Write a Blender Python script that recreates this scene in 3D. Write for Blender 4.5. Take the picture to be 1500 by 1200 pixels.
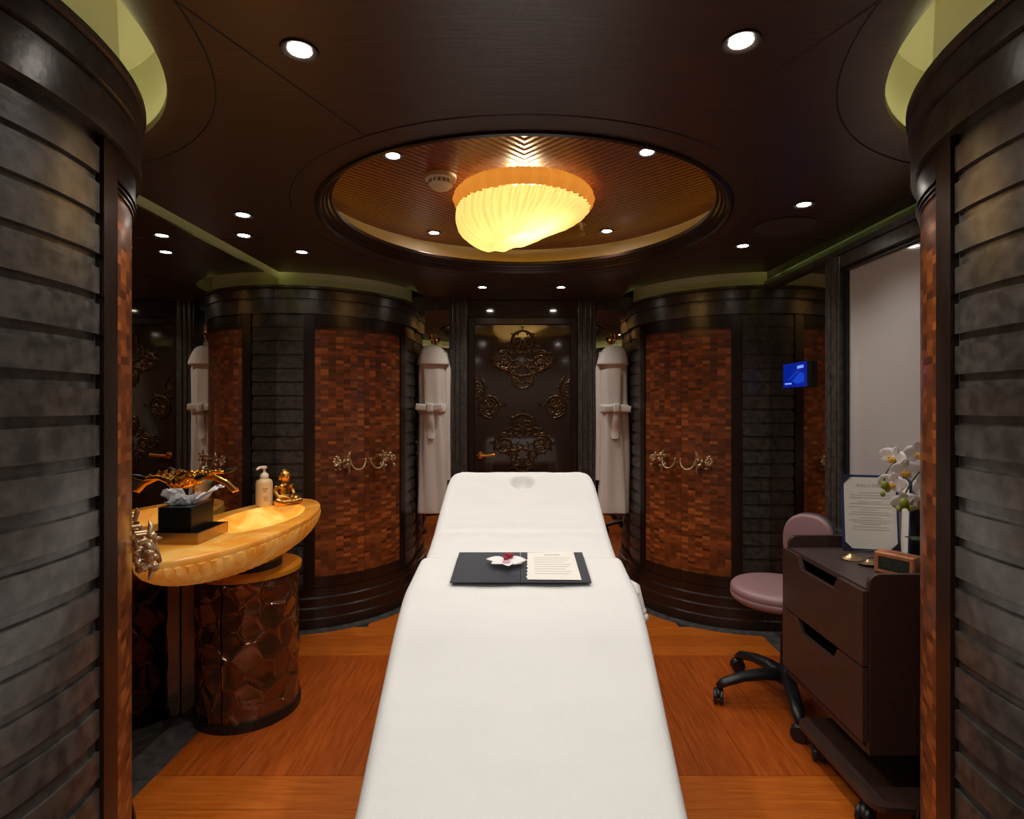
import bpy, bmesh, math, random
from mathutils import Vector, Matrix, noise

random.seed(7)
for o in list(bpy.data.objects):
    bpy.data.objects.remove(o)
SC = bpy.context.scene
COL = SC.collection
PI = math.pi

# ------------------------------------------------------------------ camera, world, exposure
cam_data = bpy.data.cameras.new('camera')
cam_data.sensor_width = 36.0
cam_data.lens = 36.0 * 820 / 1500
cam_data.shift_x = -13 / 1500
cam_data.shift_y = -6 / 1500
cam_data.clip_start = 0.05
cam = bpy.data.objects.new('camera', cam_data)
cam.location = (-0.013, 0.0, 1.35)
cam.rotation_euler = (PI / 2, 0, 0)
COL.objects.link(cam)
SC.camera = cam

world = bpy.data.worlds.new('world')
SC.world = world
world.use_nodes = True
world.node_tree.nodes['Background'].inputs[0].default_value = (0.02, 0.018, 0.016, 1)
world.node_tree.nodes['Background'].inputs[1].default_value = 0.3

SC.view_settings.view_transform = 'Standard'
SC.view_settings.look = 'None'
SC.view_settings.exposure = 0.0
SC.view_settings.gamma = 1.0
SC.view_settings.use_curve_mapping = False
SC.cycles.use_denoising = True
SC.cycles.max_bounces = 8
SC.cycles.sample_clamp_indirect = 3.0
SC.cycles.caustics_reflective = False
SC.cycles.caustics_refractive = False

SPOT_W = 16.0        # ceiling downlights
LAMP_W = 24.0        # bulb inside the silk lamp
COVE_S = 25.0         # cove strips
CEIL = 2.14
MX = 1.49            # side walls

# ------------------------------------------------------------------ helpers
def lin(c):
    out = []
    for v in c:
        v = v / 255.0
        out.append(v / 12.92 if v <= 0.04045 else ((v + 0.055) / 1.055) ** 2.4)
    return (out[0], out[1], out[2], 1.0)

def new_mat(name):
    m = bpy.data.materials.new(name)
    m.use_nodes = True
    nt = m.node_tree
    return m, nt, nt.nodes['Principled BSDF']

def plain(name, col, rough=0.5, metal=0.0, spec=0.5, coat=0.0, emit=None, es=0.0, mottled=None, scale=8.0,
          bump=0.0, stretch=None, detail=4.0, bumpscale=None):
    m, nt, p = new_mat(name)
    p.inputs['Roughness'].default_value = rough
    p.inputs['Metallic'].default_value = metal
    p.inputs['Specular IOR Level'].default_value = spec
    p.inputs['Coat Weight'].default_value = coat
    p.inputs['Coat Roughness'].default_value = 0.08
    p.inputs['Base Color'].default_value = lin(col)
    if emit:
        p.inputs['Emission Color'].default_value = lin(emit)
        p.inputs['Emission Strength'].default_value = es
    if mottled or bump:
        tc = nt.nodes.new('ShaderNodeTexCoord')
        mp = nt.nodes.new('ShaderNodeMapping')
        if stretch:
            mp.inputs['Scale'].default_value = stretch
        nt.links.new(tc.outputs['Object'], mp.inputs['Vector'])
        nz = nt.nodes.new('ShaderNodeTexNoise')
        nz.inputs['Scale'].default_value = scale
        nz.inputs['Detail'].default_value = detail
        nt.links.new(mp.outputs[0], nz.inputs['Vector'])
        if mottled:
            rp = nt.nodes.new('ShaderNodeValToRGB')
            rp.color_ramp.elements[0].position = 0.38
            rp.color_ramp.elements[1].position = 0.66
            rp.color_ramp.elements[0].color = lin(col)
            rp.color_ramp.elements[1].color = lin(mottled)
            nt.links.new(nz.outputs['Fac'], rp.inputs[0])
            nt.links.new(rp.outputs[0], p.inputs['Base Color'])
        if bump:
            nb = nz
            if bumpscale:
                nb = nt.nodes.new('ShaderNodeTexNoise')
                nb.inputs['Scale'].default_value = bumpscale
                nt.links.new(mp.outputs[0], nb.inputs['Vector'])
            bp = nt.nodes.new('ShaderNodeBump')
            bp.inputs['Strength'].default_value = bump
            bp.inputs['Distance'].default_value = 0.01
            nt.links.new(nb.outputs['Fac'], bp.inputs['Height'])
            nt.links.new(bp.outputs[0], p.inputs['Normal'])
    return m

def mnode(nt, op, a, b=None, c=None):
    n = nt.nodes.new('ShaderNodeMath')
    n.operation = op
    for i, v in enumerate((a, b, c)):
        if v is None:
            continue
        if isinstance(v, (int, float)):
            n.inputs[i].default_value = v
        else:
            nt.links.new(v, n.inputs[i])
    return n.outputs[0]

def parquet_mat(name):
    """small end-grain blocks laid in rows; UV in metres"""
    m, nt, p = new_mat(name)
    tc = nt.nodes.new('ShaderNodeTexCoord')
    sp = nt.nodes.new('ShaderNodeSeparateXYZ')
    nt.links.new(tc.outputs['UV'], sp.inputs[0])
    def cells(w, h, seed):
        row = mnode(nt, 'FLOOR', mnode(nt, 'DIVIDE', sp.outputs[1], h))
        sh = 0.0
        cl = mnode(nt, 'FLOOR', mnode(nt, 'ADD', mnode(nt, 'DIVIDE', sp.outputs[0], w), sh))
        cb = nt.nodes.new('ShaderNodeCombineXYZ')
        nt.links.new(cl, cb.inputs[0]); nt.links.new(row, cb.inputs[1]); cb.inputs[2].default_value = seed
        wn = nt.nodes.new('ShaderNodeTexWhiteNoise')
        nt.links.new(cb.outputs[0], wn.inputs['Vector'])
        return wn.outputs['Value']
    a = cells(0.045, 0.0185, 1.0)
    b = cells(0.045, 0.037, 2.0)
    mix = mnode(nt, 'ADD', mnode(nt, 'MULTIPLY', a, 0.7), mnode(nt, 'MULTIPLY', b, 0.3))
    gr = nt.nodes.new('ShaderNodeTexNoise')
    gr.inputs['Scale'].default_value = 60
    nt.links.new(tc.outputs['UV'], gr.inputs['Vector'])
    mix = mnode(nt, 'ADD', mix, mnode(nt, 'MULTIPLY', mnode(nt, 'SUBTRACT', gr.outputs['Fac'], 0.5), 0.25))
    rp = nt.nodes.new('ShaderNodeValToRGB')
    e = rp.color_ramp.elements
    e[0].position = 0.12; e[0].color = lin((84, 42, 19))
    e[1].position = 0.95; e[1].color = lin((182, 102, 46))
    k = e.new(0.45); k.color = lin((114, 59, 27))
    k = e.new(0.7); k.color = lin((138, 72, 33))
    nt.links.new(mix, rp.inputs[0])
    nt.links.new(rp.outputs[0], p.inputs['Base Color'])
    p.inputs['Roughness'].default_value = 0.34
    p.inputs['Coat Weight'].default_value = 0.25
    p.inputs['Coat Roughness'].default_value = 0.2
    return m

def woven_mat(name):
    """copper-brown strips laid in mirrored chevrons on the lamp recess"""
    m, nt, p = new_mat(name)
    tc = nt.nodes.new('ShaderNodeTexCoord')
    sp = nt.nodes.new('ShaderNodeSeparateXYZ')
    nt.links.new(tc.outputs['Object'], sp.inputs[0])
    ax = mnode(nt, 'ABSOLUTE', sp.outputs[0])
    u = mnode(nt, 'ADD', mnode(nt, 'MULTIPLY', ax, 0.707), mnode(nt, 'MULTIPLY', sp.outputs[1], 0.707))
    v = mnode(nt, 'SUBTRACT', mnode(nt, 'MULTIPLY', ax, 0.707), mnode(nt, 'MULTIPLY', sp.outputs[1], 0.707))
    cb = nt.nodes.new('ShaderNodeCombineXYZ')
    nt.links.new(u, cb.inputs[0]); nt.links.new(v, cb.inputs[1])
    bk = nt.nodes.new('ShaderNodeTexBrick')
    bk.inputs['Scale'].default_value = 34
    bk.inputs['Color1'].default_value = lin((88, 36, 15))
    bk.inputs['Color2'].default_value = lin((126, 54, 23))
    bk.inputs['Mortar'].default_value = lin((48, 24, 12))
    bk.inputs['Mortar Size'].default_value = 0.03
    bk.inputs['Brick Width'].default_value = 0.7
    bk.inputs['Row Height'].default_value = 0.55
    nt.links.new(cb.outputs[0], bk.inputs['Vector'])
    nt.links.new(bk.outputs['Color'], p.inputs['Base Color'])
    wv = nt.nodes.new('ShaderNodeTexWave')
    wv.inputs['Scale'].default_value = 11
    wv.bands_direction = 'X'
    nt.links.new(cb.outputs[0], wv.inputs['Vector'])
    bp = nt.nodes.new('ShaderNodeBump')
    bp.inputs['Strength'].default_value = 0.3
    bp.inputs['Distance'].default_value = 0.008
    nt.links.new(wv.outputs['Fac'], bp.inputs['Height'])
    nt.links.new(bp.outputs[0], p.inputs['Normal'])
    p.inputs['Roughness'].default_value = 0.32
    return m

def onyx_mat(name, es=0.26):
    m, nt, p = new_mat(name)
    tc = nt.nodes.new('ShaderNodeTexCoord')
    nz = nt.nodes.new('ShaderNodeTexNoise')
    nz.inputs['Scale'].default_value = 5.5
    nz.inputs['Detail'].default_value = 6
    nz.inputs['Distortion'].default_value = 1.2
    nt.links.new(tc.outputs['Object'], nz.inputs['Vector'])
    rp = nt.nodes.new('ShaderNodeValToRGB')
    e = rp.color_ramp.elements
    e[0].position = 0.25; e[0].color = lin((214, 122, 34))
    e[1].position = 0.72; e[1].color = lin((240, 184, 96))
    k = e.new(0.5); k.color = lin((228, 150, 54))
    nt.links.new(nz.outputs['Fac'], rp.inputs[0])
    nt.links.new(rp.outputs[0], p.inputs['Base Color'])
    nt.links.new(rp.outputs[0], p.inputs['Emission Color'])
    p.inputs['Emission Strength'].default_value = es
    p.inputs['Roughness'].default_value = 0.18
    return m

def silk_mat(name, col, trans, fac=0.8):
    m, nt, p = new_mat(name)
    out = nt.nodes['Material Output']
    p.inputs['Base Color'].default_value = lin(col)
    p.inputs['Roughness'].default_value = 0.7
    tr = nt.nodes.new('ShaderNodeBsdfTranslucent')
    tr.inputs[0].default_value = lin(trans)
    mx = nt.nodes.new('ShaderNodeMixShader')
    mx.inputs[0].default_value = fac
    nt.links.new(p.outputs[0], mx.inputs[1]); nt.links.new(tr.outputs[0], mx.inputs[2])
    nt.links.new(mx.outputs[0], out.inputs[0])
    return m

M = {}
M['wenge'] = plain('dark_wenge_veneer', (46, 29, 19), 0.37, spec=1.0, mottled=(68, 45, 30), scale=7, stretch=(1, 14, 14), detail=6, bump=0.05)
M['wenge_dark'] = plain('dark_wenge_frame', (29, 17, 12), 0.28, mottled=(40, 24, 17), scale=6, stretch=(14, 14, 1), detail=5)
M['slate'] = plain('dark_slate', (50, 47, 44), 0.29, spec=.8, mottled=(82, 77, 71), scale=34, detail=10, bump=0.04, bumpscale=60)
M['slate_brown'] = plain('brown_slate', (50, 45, 40), 0.29, spec=.8, mottled=(80, 72, 64), scale=34, detail=10, bump=0.04, bumpscale=60)
M['slate_floor'] = plain('floor_slate', (62, 60, 58), 0.4, mottled=(90, 87, 84), scale=22, detail=8)
M['throat'] = plain('cove_plaster', (218, 214, 190), 0.6)
M['cove_led'] = plain('cove_led', (0, 0, 0), 0.5, emit=(236, 232, 168), es=COVE_S)
M['cove_led_dim'] = plain('cove_led_dim', (0, 0, 0), 0.5, emit=(200, 206, 120), es=COVE_S * .10)
M['cove_led_side'] = plain('cove_led_side', (0, 0, 0), 0.5, emit=(196, 210, 110), es=6)
M['gold_led'] = plain('recess_led', (0, 0, 0), 0.5, emit=(255, 176, 40), es=4.0)
M['parquet'] = parquet_mat('parquet_blocks')
M['woven'] = woven_mat('woven_copper_strips')
M['mirror'] = plain('tinted_mirror', (188, 180, 170), 0.01, 1.0)
M['glass_dark'] = plain('dark_bronze_glass', (50, 36, 24), 0.07, 0.0, spec=0.9, coat=1.0)
M['bronze_relief'] = plain('carved_bronze', (88, 64, 38), 0.2, 0.75, spec=0.9)
M['frost'] = plain('frosted_glass', (196, 190, 186), 0.06, spec=0.7, coat=0.5)
M['bronze'] = plain('aged_bronze', (196, 166, 126), 0.36, .75)
M['gold'] = plain('polished_gold', (232, 168, 70), 0.18, 1.0)
M['statue_gold'] = plain('statue_gold', (214, 158, 76), 0.3, 1.0)
M['brass_tray'] = plain('brushed_brass', (190, 160, 118), 0.3, 1.0)
M['white_cloth'] = plain('white_terry', (238, 236, 232), 0.9, spec=0.1, bump=0.35, scale=420, detail=2)
M['cream_cloth'] = plain('blanket_terry', (240, 238, 233), 0.9, spec=0.1, bump=0.35, scale=420, detail=2)
M['robe'] = plain('robe_terry', (232, 222, 211), 0.92, spec=0.1, bump=0.5, scale=260, detail=2)
M['robe_white'] = plain('robe_belt_terry', (240, 232, 222), 0.92, spec=0.1, bump=0.4, scale=260, detail=2)
M['red'] = plain('burgundy_vinyl', (120, 22, 20), 0.45)
M['black_metal'] = plain('black_metal', (18, 18, 19), 0.35)
M['navy'] = plain('navy_leatherette', (36, 38, 50), 0.42, bump=0.15, scale=300)
M['paper'] = plain('ivory_paper', (240, 234, 222), 0.85)
M['ink'] = plain('grey_ink', (198, 194, 190), 0.9)
M['ink2'] = plain('blue_grey_ink', (140, 140, 150), 0.9)
M['blue_cover'] = plain('blue_cover', (44, 66, 112), 0.5)
M['blue_dark'] = plain('navy_corner', (34, 38, 58), 0.5)
M['petal'] = plain('white_petal', (244, 238, 234), 0.6)
M['petal_pink'] = plain('petal_pink', (214, 170, 190), 0.6)
M['petal_red'] = plain('petal_red', (150, 24, 50), 0.5)
M['yellow'] = plain('yellow_lip', (228, 172, 30), 0.5)
M['green'] = plain('green_bud', (130, 140, 40), 0.5)
M['leaf'] = plain('dark_leaf', (34, 60, 34), 0.35)
M['stem'] = plain('stem', (62, 66, 40), 0.5)
M['white_gloss'] = plain('white_glaze', (232, 230, 226), 0.2)
M['tissue'] = silk_mat('tissue', (252, 252, 252), (250, 250, 250), .4)
M['black_gloss'] = plain('black_leather_box', (16, 15, 15), 0.3)
M['soap'] = plain('amber_soap', (226, 196, 142), 0.3)
M['pump'] = plain('pump_cream', (236, 224, 206), 0.35)
M['trolley'] = plain('dark_laminate', (60, 41, 35), 0.40, mottled=(70, 49, 42), scale=10, stretch=(12, 1, 12))
M['trolley_top'] = plain('dark_laminate_top', (66, 52, 50), 0.4, mottled=(74, 59, 56), scale=10, stretch=(12, 1, 12))
M['mauve'] = plain('mauve_vinyl', (150, 116, 118), 0.38)
M['grey_plastic'] = plain('grey_plastic', (58, 60, 66), 0.5)
M['black_plastic'] = plain('black_plastic', (24, 24, 27), 0.4)
M['cherry'] = plain('cherry_wood', (176, 104, 62), 0.35, mottled=(196, 126, 80), scale=8, stretch=(1, 10, 10))
M['cherry_dark'] = plain('cherry_wood_side', (142, 74, 44), 0.35)
M['lcd'] = plain('dark_lcd', (42, 46, 38), 0.25)
M['lcd_seg'] = plain('lcd_segment', (64, 70, 58), 0.3)
M['lens'] = plain('downlight_lens', (0, 0, 0), 0.5, emit=(255, 244, 230), es=45)
M['bezel'] = plain('dark_bezel', (66, 56, 52), 0.35, 0.4)
M['sensor_white'] = plain('sensor_plastic', (190, 176, 158), 0.5)
M['screen'] = plain('blue_screen', (0, 0, 10), 0.15, emit=(6, 30, 140), es=1.0)
M['screen_light'] = plain('screen_light', (0, 0, 0), 0.15, emit=(120, 160, 255), es=1.0)
M['screen_mid'] = plain('screen_mid', (0, 0, 0), 0.15, emit=(14, 66, 190), es=1.0)
M['silk'] = silk_mat('pleated_silk', (225, 196, 130), (146, 130, 94))
M['silk_gold'] = silk_mat('gold_silk', (190, 134, 62), (104, 72, 32))
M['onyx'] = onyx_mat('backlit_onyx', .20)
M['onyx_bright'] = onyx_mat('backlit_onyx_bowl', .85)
M['amber_glass'] = plain('amber_glass', (196, 128, 34), 0.08, spec=0.8, coat=0.5)
M['facet'] = plain('faceted_bronze_resin', (96, 60, 36), 0.14, 0.6, spec=0.8, mottled=(122, 74, 40), scale=9, coat=0.6)
M['wall_dark'] = plain('dark_wall', (48, 40, 36), 0.5)
M['plinth'] = plain('plinth_black', (22, 16, 13), 0.4)

def floor_mat(name, a, b, stretch):
    return plain(name, a, 0.33, mottled=b, scale=5, stretch=stretch, detail=8)
PLANK_L = [floor_mat('teak_length_%d' % i, c1, c2, (16, 1.2, 1)) for i, (c1, c2) in enumerate(
    [((158, 70, 14), (182, 88, 24)), ((150, 65, 13), (176, 83, 21)), ((164, 75, 16), (186, 92, 27)), ((154, 67, 14), (182, 88, 25))])]  # field planks darker than the bands: shade under the bed put in colour
PLANK_C = [floor_mat('teak_cross_%d' % i, c1, c2, (1.2, 16, 1)) for i, (c1, c2) in enumerate(
    [((180, 88, 20), (202, 108, 32)), ((172, 82, 18), (196, 102, 29)), ((186, 92, 22), (206, 112, 34))])]

ORG = {}

def tag(o, label=None, cat=None, group=None, kind=None):
    if label: o['label'] = label
    if cat: o['category'] = cat
    if group: o['group'] = group
    if kind: o['kind'] = kind
    return o

def thing(name, loc, label, cat, group=None):
    o = bpy.data.objects.new(name, None)
    o.empty_display_size = 0.05
    o.location = loc
    COL.objects.link(o)
    ORG[o.name] = Vector(loc)
    return tag(o, label, cat, group)

class B:
    """collects faces in world coordinates; build() makes ONE mesh object"""
    def __init__(self):
        self.v = []; self.f = []; self.uv = {}
    def add(self, verts, faces, uvs=None):
        n = len(self.v)
        self.v += [Vector(p) for p in verts]
        for i, fc in enumerate(faces):
            self.f.append([k + n for k in fc])
            if uvs:
                self.uv[len(self.f) - 1] = uvs[i]
        return self
    def box(self, x0, x1, y0, y1, z0, z1, mtx=None):
        vs = [(x0, y0, z0), (x1, y0, z0), (x1, y1, z0), (x0, y1, z0), (x0, y0, z1), (x1, y0, z1), (x1, y1, z1), (x0, y1, z1)]
        if mtx: vs = [mtx @ Vector(p) for p in vs]
        return self.add(vs, [(0, 3, 2, 1), (4, 5, 6, 7), (0, 1, 5, 4), (1, 2, 6, 5), (2, 3, 7, 6), (3, 0, 4, 7)])
    def prism(self, pts, h, mtx):
        """2-D outline pts extruded by h along local z, then mtx"""
        n = len(pts)
        vs = [mtx @ Vector((p[0], p[1], 0)) for p in pts] + [mtx @ Vector((p[0], p[1], h)) for p in pts]
        fs = [list(range(n))[::-1], list(range(n, 2 * n))]
        fs += [(i, (i + 1) % n, n + (i + 1) % n, n + i) for i in range(n)]
        return self.add(vs, fs)
    def rings(self, rs, closed=True, cap0=True, cap1=True):
        n = len(rs[0]); vs = []; fs = []
        for r in rs: vs += list(r)
        for k in range(len(rs) - 1):
            for i in range(n if closed else n - 1):
                j = (i + 1) % n
                fs.append((k * n + i, k * n + j, (k + 1) * n + j, (k + 1) * n + i))
        if cap0: fs.append(list(range(n))[::-1])
        if cap1: fs.append([(len(rs) - 1) * n + i for i in range(n)])
        return self.add(vs, fs)
    def lathe(self, prof, c, n=32, mtx=None, cap0=True, cap1=True):
        c = Vector(c); rs = []
        for r, z in prof:
            ring = []
            for i in range(n):
                a = 2 * PI * i / n
                p = Vector((r * math.cos(a), r * math.sin(a), z))
                ring.append((mtx @ p if mtx else p) + c)
            rs.append(ring)
        return self.rings(rs, True, cap0, cap1)
    def torus(self, c, R, r, n=48, k=8, mtx=None):
        c = Vector(c); vs = []; fs = []
        for i in range(n):
            a = 2 * PI * i / n
            for j in range(k):
                b = 2 * PI * j / k
                p = Vector(((R + r * math.cos(b)) * math.cos(a), (R + r * math.cos(b)) * math.sin(a), r * math.sin(b)))
                vs.append((mtx @ p if mtx else p) + c)
        for i in range(n):
            for j in range(k):
                fs.append((i * k + j, ((i + 1) % n) * k + j, ((i + 1) % n) * k + (j + 1) % k, i * k + (j + 1) % k))
        return self.add(vs, fs)
    def tube(self, path, rad, k=8, flat=1.0):
        path = [Vector(p) for p in path]; n = len(path)
        if not isinstance(rad, (list, tuple)): rad = [rad] * n
        t0 = (path[1] - path[0]).normalized()
        up = Vector((0, 0, 1)) if abs(t0.z) < 0.9 else Vector((1, 0, 0))
        u = t0.cross(up).normalized(); rs = []
        for i in range(n):
            t = (path[min(i + 1, n - 1)] - path[max(i - 1, 0)]).normalized()
            u = (u - t * u.dot(t)).normalized(); w = t.cross(u)
            rs.append([path[i] + (u * math.cos(2 * PI * j / k) + w * flat * math.sin(2 * PI * j / k)) * rad[i] for j in range(k)])
        return self.rings(rs)
    def ball(self, c, r, n=12, m=8, mtx=None):
        c = Vector(c)
        if isinstance(r, (int, float)): r = (r, r, r)
        vs = []; fs = []
        def P(x, y, z):
            p = Vector((x * r[0], y * r[1], z * r[2]))
            return (mtx @ p if mtx else p) + c
        vs.append(P(0, 0, -1))
        for i in range(1, m):
            ph = -PI / 2 + PI * i / m
            for j in range(n):
                a = 2 * PI * j / n
                vs.append(P(math.cos(ph) * math.cos(a), math.cos(ph) * math.sin(a), math.sin(ph)))
        vs.append(P(0, 0, 1)); last = len(vs) - 1
        for j in range(n):
            fs.append((0, 1 + (j + 1) % n, 1 + j))
            fs.append((last, last - n + j, last - n + (j + 1) % n))
        for i in range(m - 2):
            for j in range(n):
                a = 1 + i * n + j; b = 1 + i * n + (j + 1) % n
                fs.append((a, b, b + n, a + n))
        return self.add(vs, fs)
    def build(self, name, mat, parent=None, smooth=False, bevel=0.0, seg=2, origin=None, fix=True, angle=40):
        me = bpy.data.meshes.new(name)
        off = Vector((0, 0, 0))
        if parent is not None: off = ORG.get(parent.name, off)
        elif origin is not None: off = Vector(origin)
        me.from_pydata([tuple(p - off) for p in self.v], [], self.f)
        if self.uv:
            ul = me.uv_layers.new(name='UVMap')
            for p in me.polygons:
                if p.index in self.uv:
                    for li, u in zip(p.loop_indices, self.uv[p.index]): ul.data[li].uv = u
        bm = bmesh.new(); bm.from_mesh(me)
        if fix: bmesh.ops.recalc_face_normals(bm, faces=bm.faces)
        if bevel:
            es = [e for e in bm.edges if len(e.link_faces) == 2 and e.calc_face_angle(0) > 0.6]
            bmesh.ops.bevel(bm, geom=es, offset=bevel, segments=seg, affect='EDGES', profile=0.6)
        bm.to_mesh(me); bm.free()
        if smooth:
            for p in me.polygons: p.use_smooth = True
            if angle < 180:
                try:
                    me.set_sharp_from_angle(angle=math.radians(angle))
                except Exception:
                    pass
        me.materials.append(mat)
        o = bpy.data.objects.new(name, me)
        COL.objects.link(o)
        if parent is not None:
            o.parent = parent
            ORG[o.name] = off          # sub-parts share the thing's origin
        else:
            o.location = off
            ORG[o.name] = off
        return o

def copy_part(src, parent, loc=None):
    c = src.copy(); COL.objects.link(c); c.parent = parent
    if loc is not None: c.location = loc
    return c

def arc_pts(c, r, a0, a1, n):
    return [(c[0] + r * math.cos(a0 + (a1 - a0) * i / n), c[1] + r * math.sin(a0 + (a1 - a0) * i / n)) for i in range(n + 1)]

class Cyl:
    """sector frame of a curved cabinet: theta runs from the room's middle (0) to the side wall (90 deg)"""
    def __init__(self, cx, cy, sx, sy): self.cx, self.cy, self.sx, self.sy = cx, cy, sx, sy
    def p(self, r, deg, z):
        a = math.radians(deg)
        return Vector((self.cx + self.sx * r * math.cos(a), self.cy + self.sy * r * math.sin(a), z))
    def shell(self, b, r0, r1, d0, d1, z0, z1, step=2.5):
        n = max(2, int(abs(d1 - d0) / step)); vs = []; fs = []; uv = []
        for i in range(n + 1):
            d = d0 + (d1 - d0) * i / n
            vs += [self.p(r1, d, z0), self.p(r1, d, z1), self.p(r0, d, z1), self.p(r0, d, z0)]
        L = math.radians(d1 - d0) * r1
        for i in range(n):
            a = 4 * i; c = a + 4; u0 = L * i / n; u1 = L * (i + 1) / n
            fs.append((a, c, c + 1, a + 1)); uv.append(((u0, z0), (u1, z0), (u1, z1), (u0, z1)))
            fs.append((a + 1, c + 1, c + 2, a + 2)); uv.append(((u0, z1), (u1, z1), (u1, z1 + .01), (u0, z1 + .01)))
            fs.append((a + 2, c + 2, c + 3, a + 3)); uv.append(((u0, z0),) * 4)
            fs.append((a + 3, c + 3, c, a)); uv.append(((u0, z0),) * 4)
        fs.append((0, 1, 2, 3)); uv.append(((0, z0), (0, z1), (.01, z1), (.01, z0)))
        e = 4 * n
        fs.append((e + 3, e + 2, e + 1, e)); uv.append(((L, z0), (L, z1), (L + .01, z1), (L + .01, z0)))
        return b.add(vs, fs, uv)
    def sweep(self, b, prof, d0, d1, step=2.5):
        n = max(2, int(abs(d1 - d0) / step))
        rs = [[self.p(r, d0 + (d1 - d0) * i / n, z) for r, z in prof] for i in range(n + 1)]
        return b.rings(rs, True, True, True)

# ------------------------------------------------------------------ the room: floor
floor = B().box(-1.62, 1.72, -1.9, 4.5, -0.06, -0.02).build('floor', M['plinth'])
tag(floor, 'orange-brown teak plank floor with dark slate borders', None, None, 'structure')
def plank(x0, x1, y0, y1, mat):
    B().box(x0 + .0008, x1 - .0008, y0 + .0008, y1 - .0008, -0.02, 0.0).build('plank', mat, floor)
LW, RW = -1.345, 1.40
xs = [LW]; x = 0.84 - 0.19 * 11
while x < RW:
    if x > LW + .05: xs.append(x)
    x += 0.19
xs.append(RW)
for i in range(len(xs) - 1):
    plank(xs[i], xs[i + 1], 2.04, 3.02, random.choice(PLANK_L))
for k in range(3):
    plank(LW, RW, 3.02 + .13 * k, 3.02 + .13 * (k + 1), PLANK_C[k])
for k in range(5):
    y0 = 3.41 + .162 * k
    plank(-0.95, 0.95, y0, y0 + .162, random.choice(PLANK_C))
for k in range(5):
    y1 = 2.04 - .17 * k
    plank(LW, RW, y1 - .17, y1, random.choice(PLANK_C))
for k in range(6):
    y1 = 1.19 - .5 * k
    plank(-1.345, 1.40, y1 - .5, y1, random.choice(PLANK_C))
for k in range(3):
    B().box(-MX + .001, LW, 1.3 + .72 * k, 2.018 + .72 * k, -0.02, 0.0).build('border_stone', M['slate_floor'], floor)
    B().box(RW, MX - .001, 1.3 + .72 * k, 2.018 + .72 * k, -0.02, 0.0).build('border_stone', M['slate_floor'], floor)

# ------------------------------------------------------------------ curved corner cabinets
R = 0.69
COLS = {'bl': Cyl(-1.48, 4.07, 1, -1), 'br': Cyl(1.48, 4.07, -1, -1), 'fl': Cyl(-1.55, 1.01, 1, 1), 'fr': Cyl(1.55, 1.01, -1, 1)}
RHOLE = 0.76
def ring_stone(cl, a0, a1):
    n = 4
    for i in range(n):
        b = B(); d0 = a0 + (a1 - a0) * i / n; d1 = a0 + (a1 - a0) * (i + 1) / n
        cl.shell(b, 0.60, 0.80, d0 + .1, d1 - .1, -0.02, 0.003)
        b.build('border_stone', M['slate_floor'], floor)
ring_stone(COLS['bl'], -8, 92); ring_stone(COLS['br'], -8, 92)

def handle(parent, cl, door, th, side, z, mat):
    """flower-spray pull: U hook near the seam, cast bouquet outward"""
    b = B(); rr = R + 0.012
    def P(s, h, out): return cl.p(rr + out, th + side * math.degrees(s / R), z + h)
    path = []
    for i in range(17):
        t = PI * i / 16
        path.append(P(0.062 - 0.046 * math.cos(t), 0.016 - 0.062 * math.sin(t), 0.03 + 0.012 * math.sin(t)))
    b.tube(path, [0.0055 + .0012 * math.sin(PI * i / 16) for i in range(17)], 8)
    b.ball(path[0], .008, 8, 6)
    b.tube([P(.11, .016, -.004), P(.108, .016, .03)], .006, 8)
    b.tube([P(.016, .016, -.004), P(.016, .016, .03)], .005, 8)
    rnd = random.Random(int(th * 10) + (3 if side > 0 else 8))
    for k in range(22):
        s = 0.105 + rnd.random() * .095; h = (rnd.random() - .5) * .085; o = rnd.random() * .035
        q = rnd.random()
        rot = Matrix.Rotation(rnd.random() * PI, 3, Vector((rnd.random() - .5, rnd.random() - .5, rnd.random() - .5)).normalized())
        b.ball(P(s, h, o), (.016, .011, .006) if q < .6 else (.011, .011, .009), 8, 6, rot)
    for k in range(7):                              # petals of the outer blossom
        a = 2 * PI * k / 7
        rot = Matrix.Rotation(a, 3, 'Y')
        b.ball(P(.185 + .017 * math.cos(a), .008 + .017 * math.sin(a), .026), (.012, .006, .009), 8, 6, rot)
    b.tube([P(.115, -.02, .02), P(.112, -.05, .026), P(.118, -.078, .02)], [.006, .008, .003], 8)
    b.tube([P(.12, .03, .02), P(.112, .055, .024), P(.104, .068, .02)], [.006, .007, .002], 8)
    o = b.build('handle', mat, door, smooth=True, angle=60)
    o['label'] = 'cast bronze handle shaped like a spray of flowers'

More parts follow.
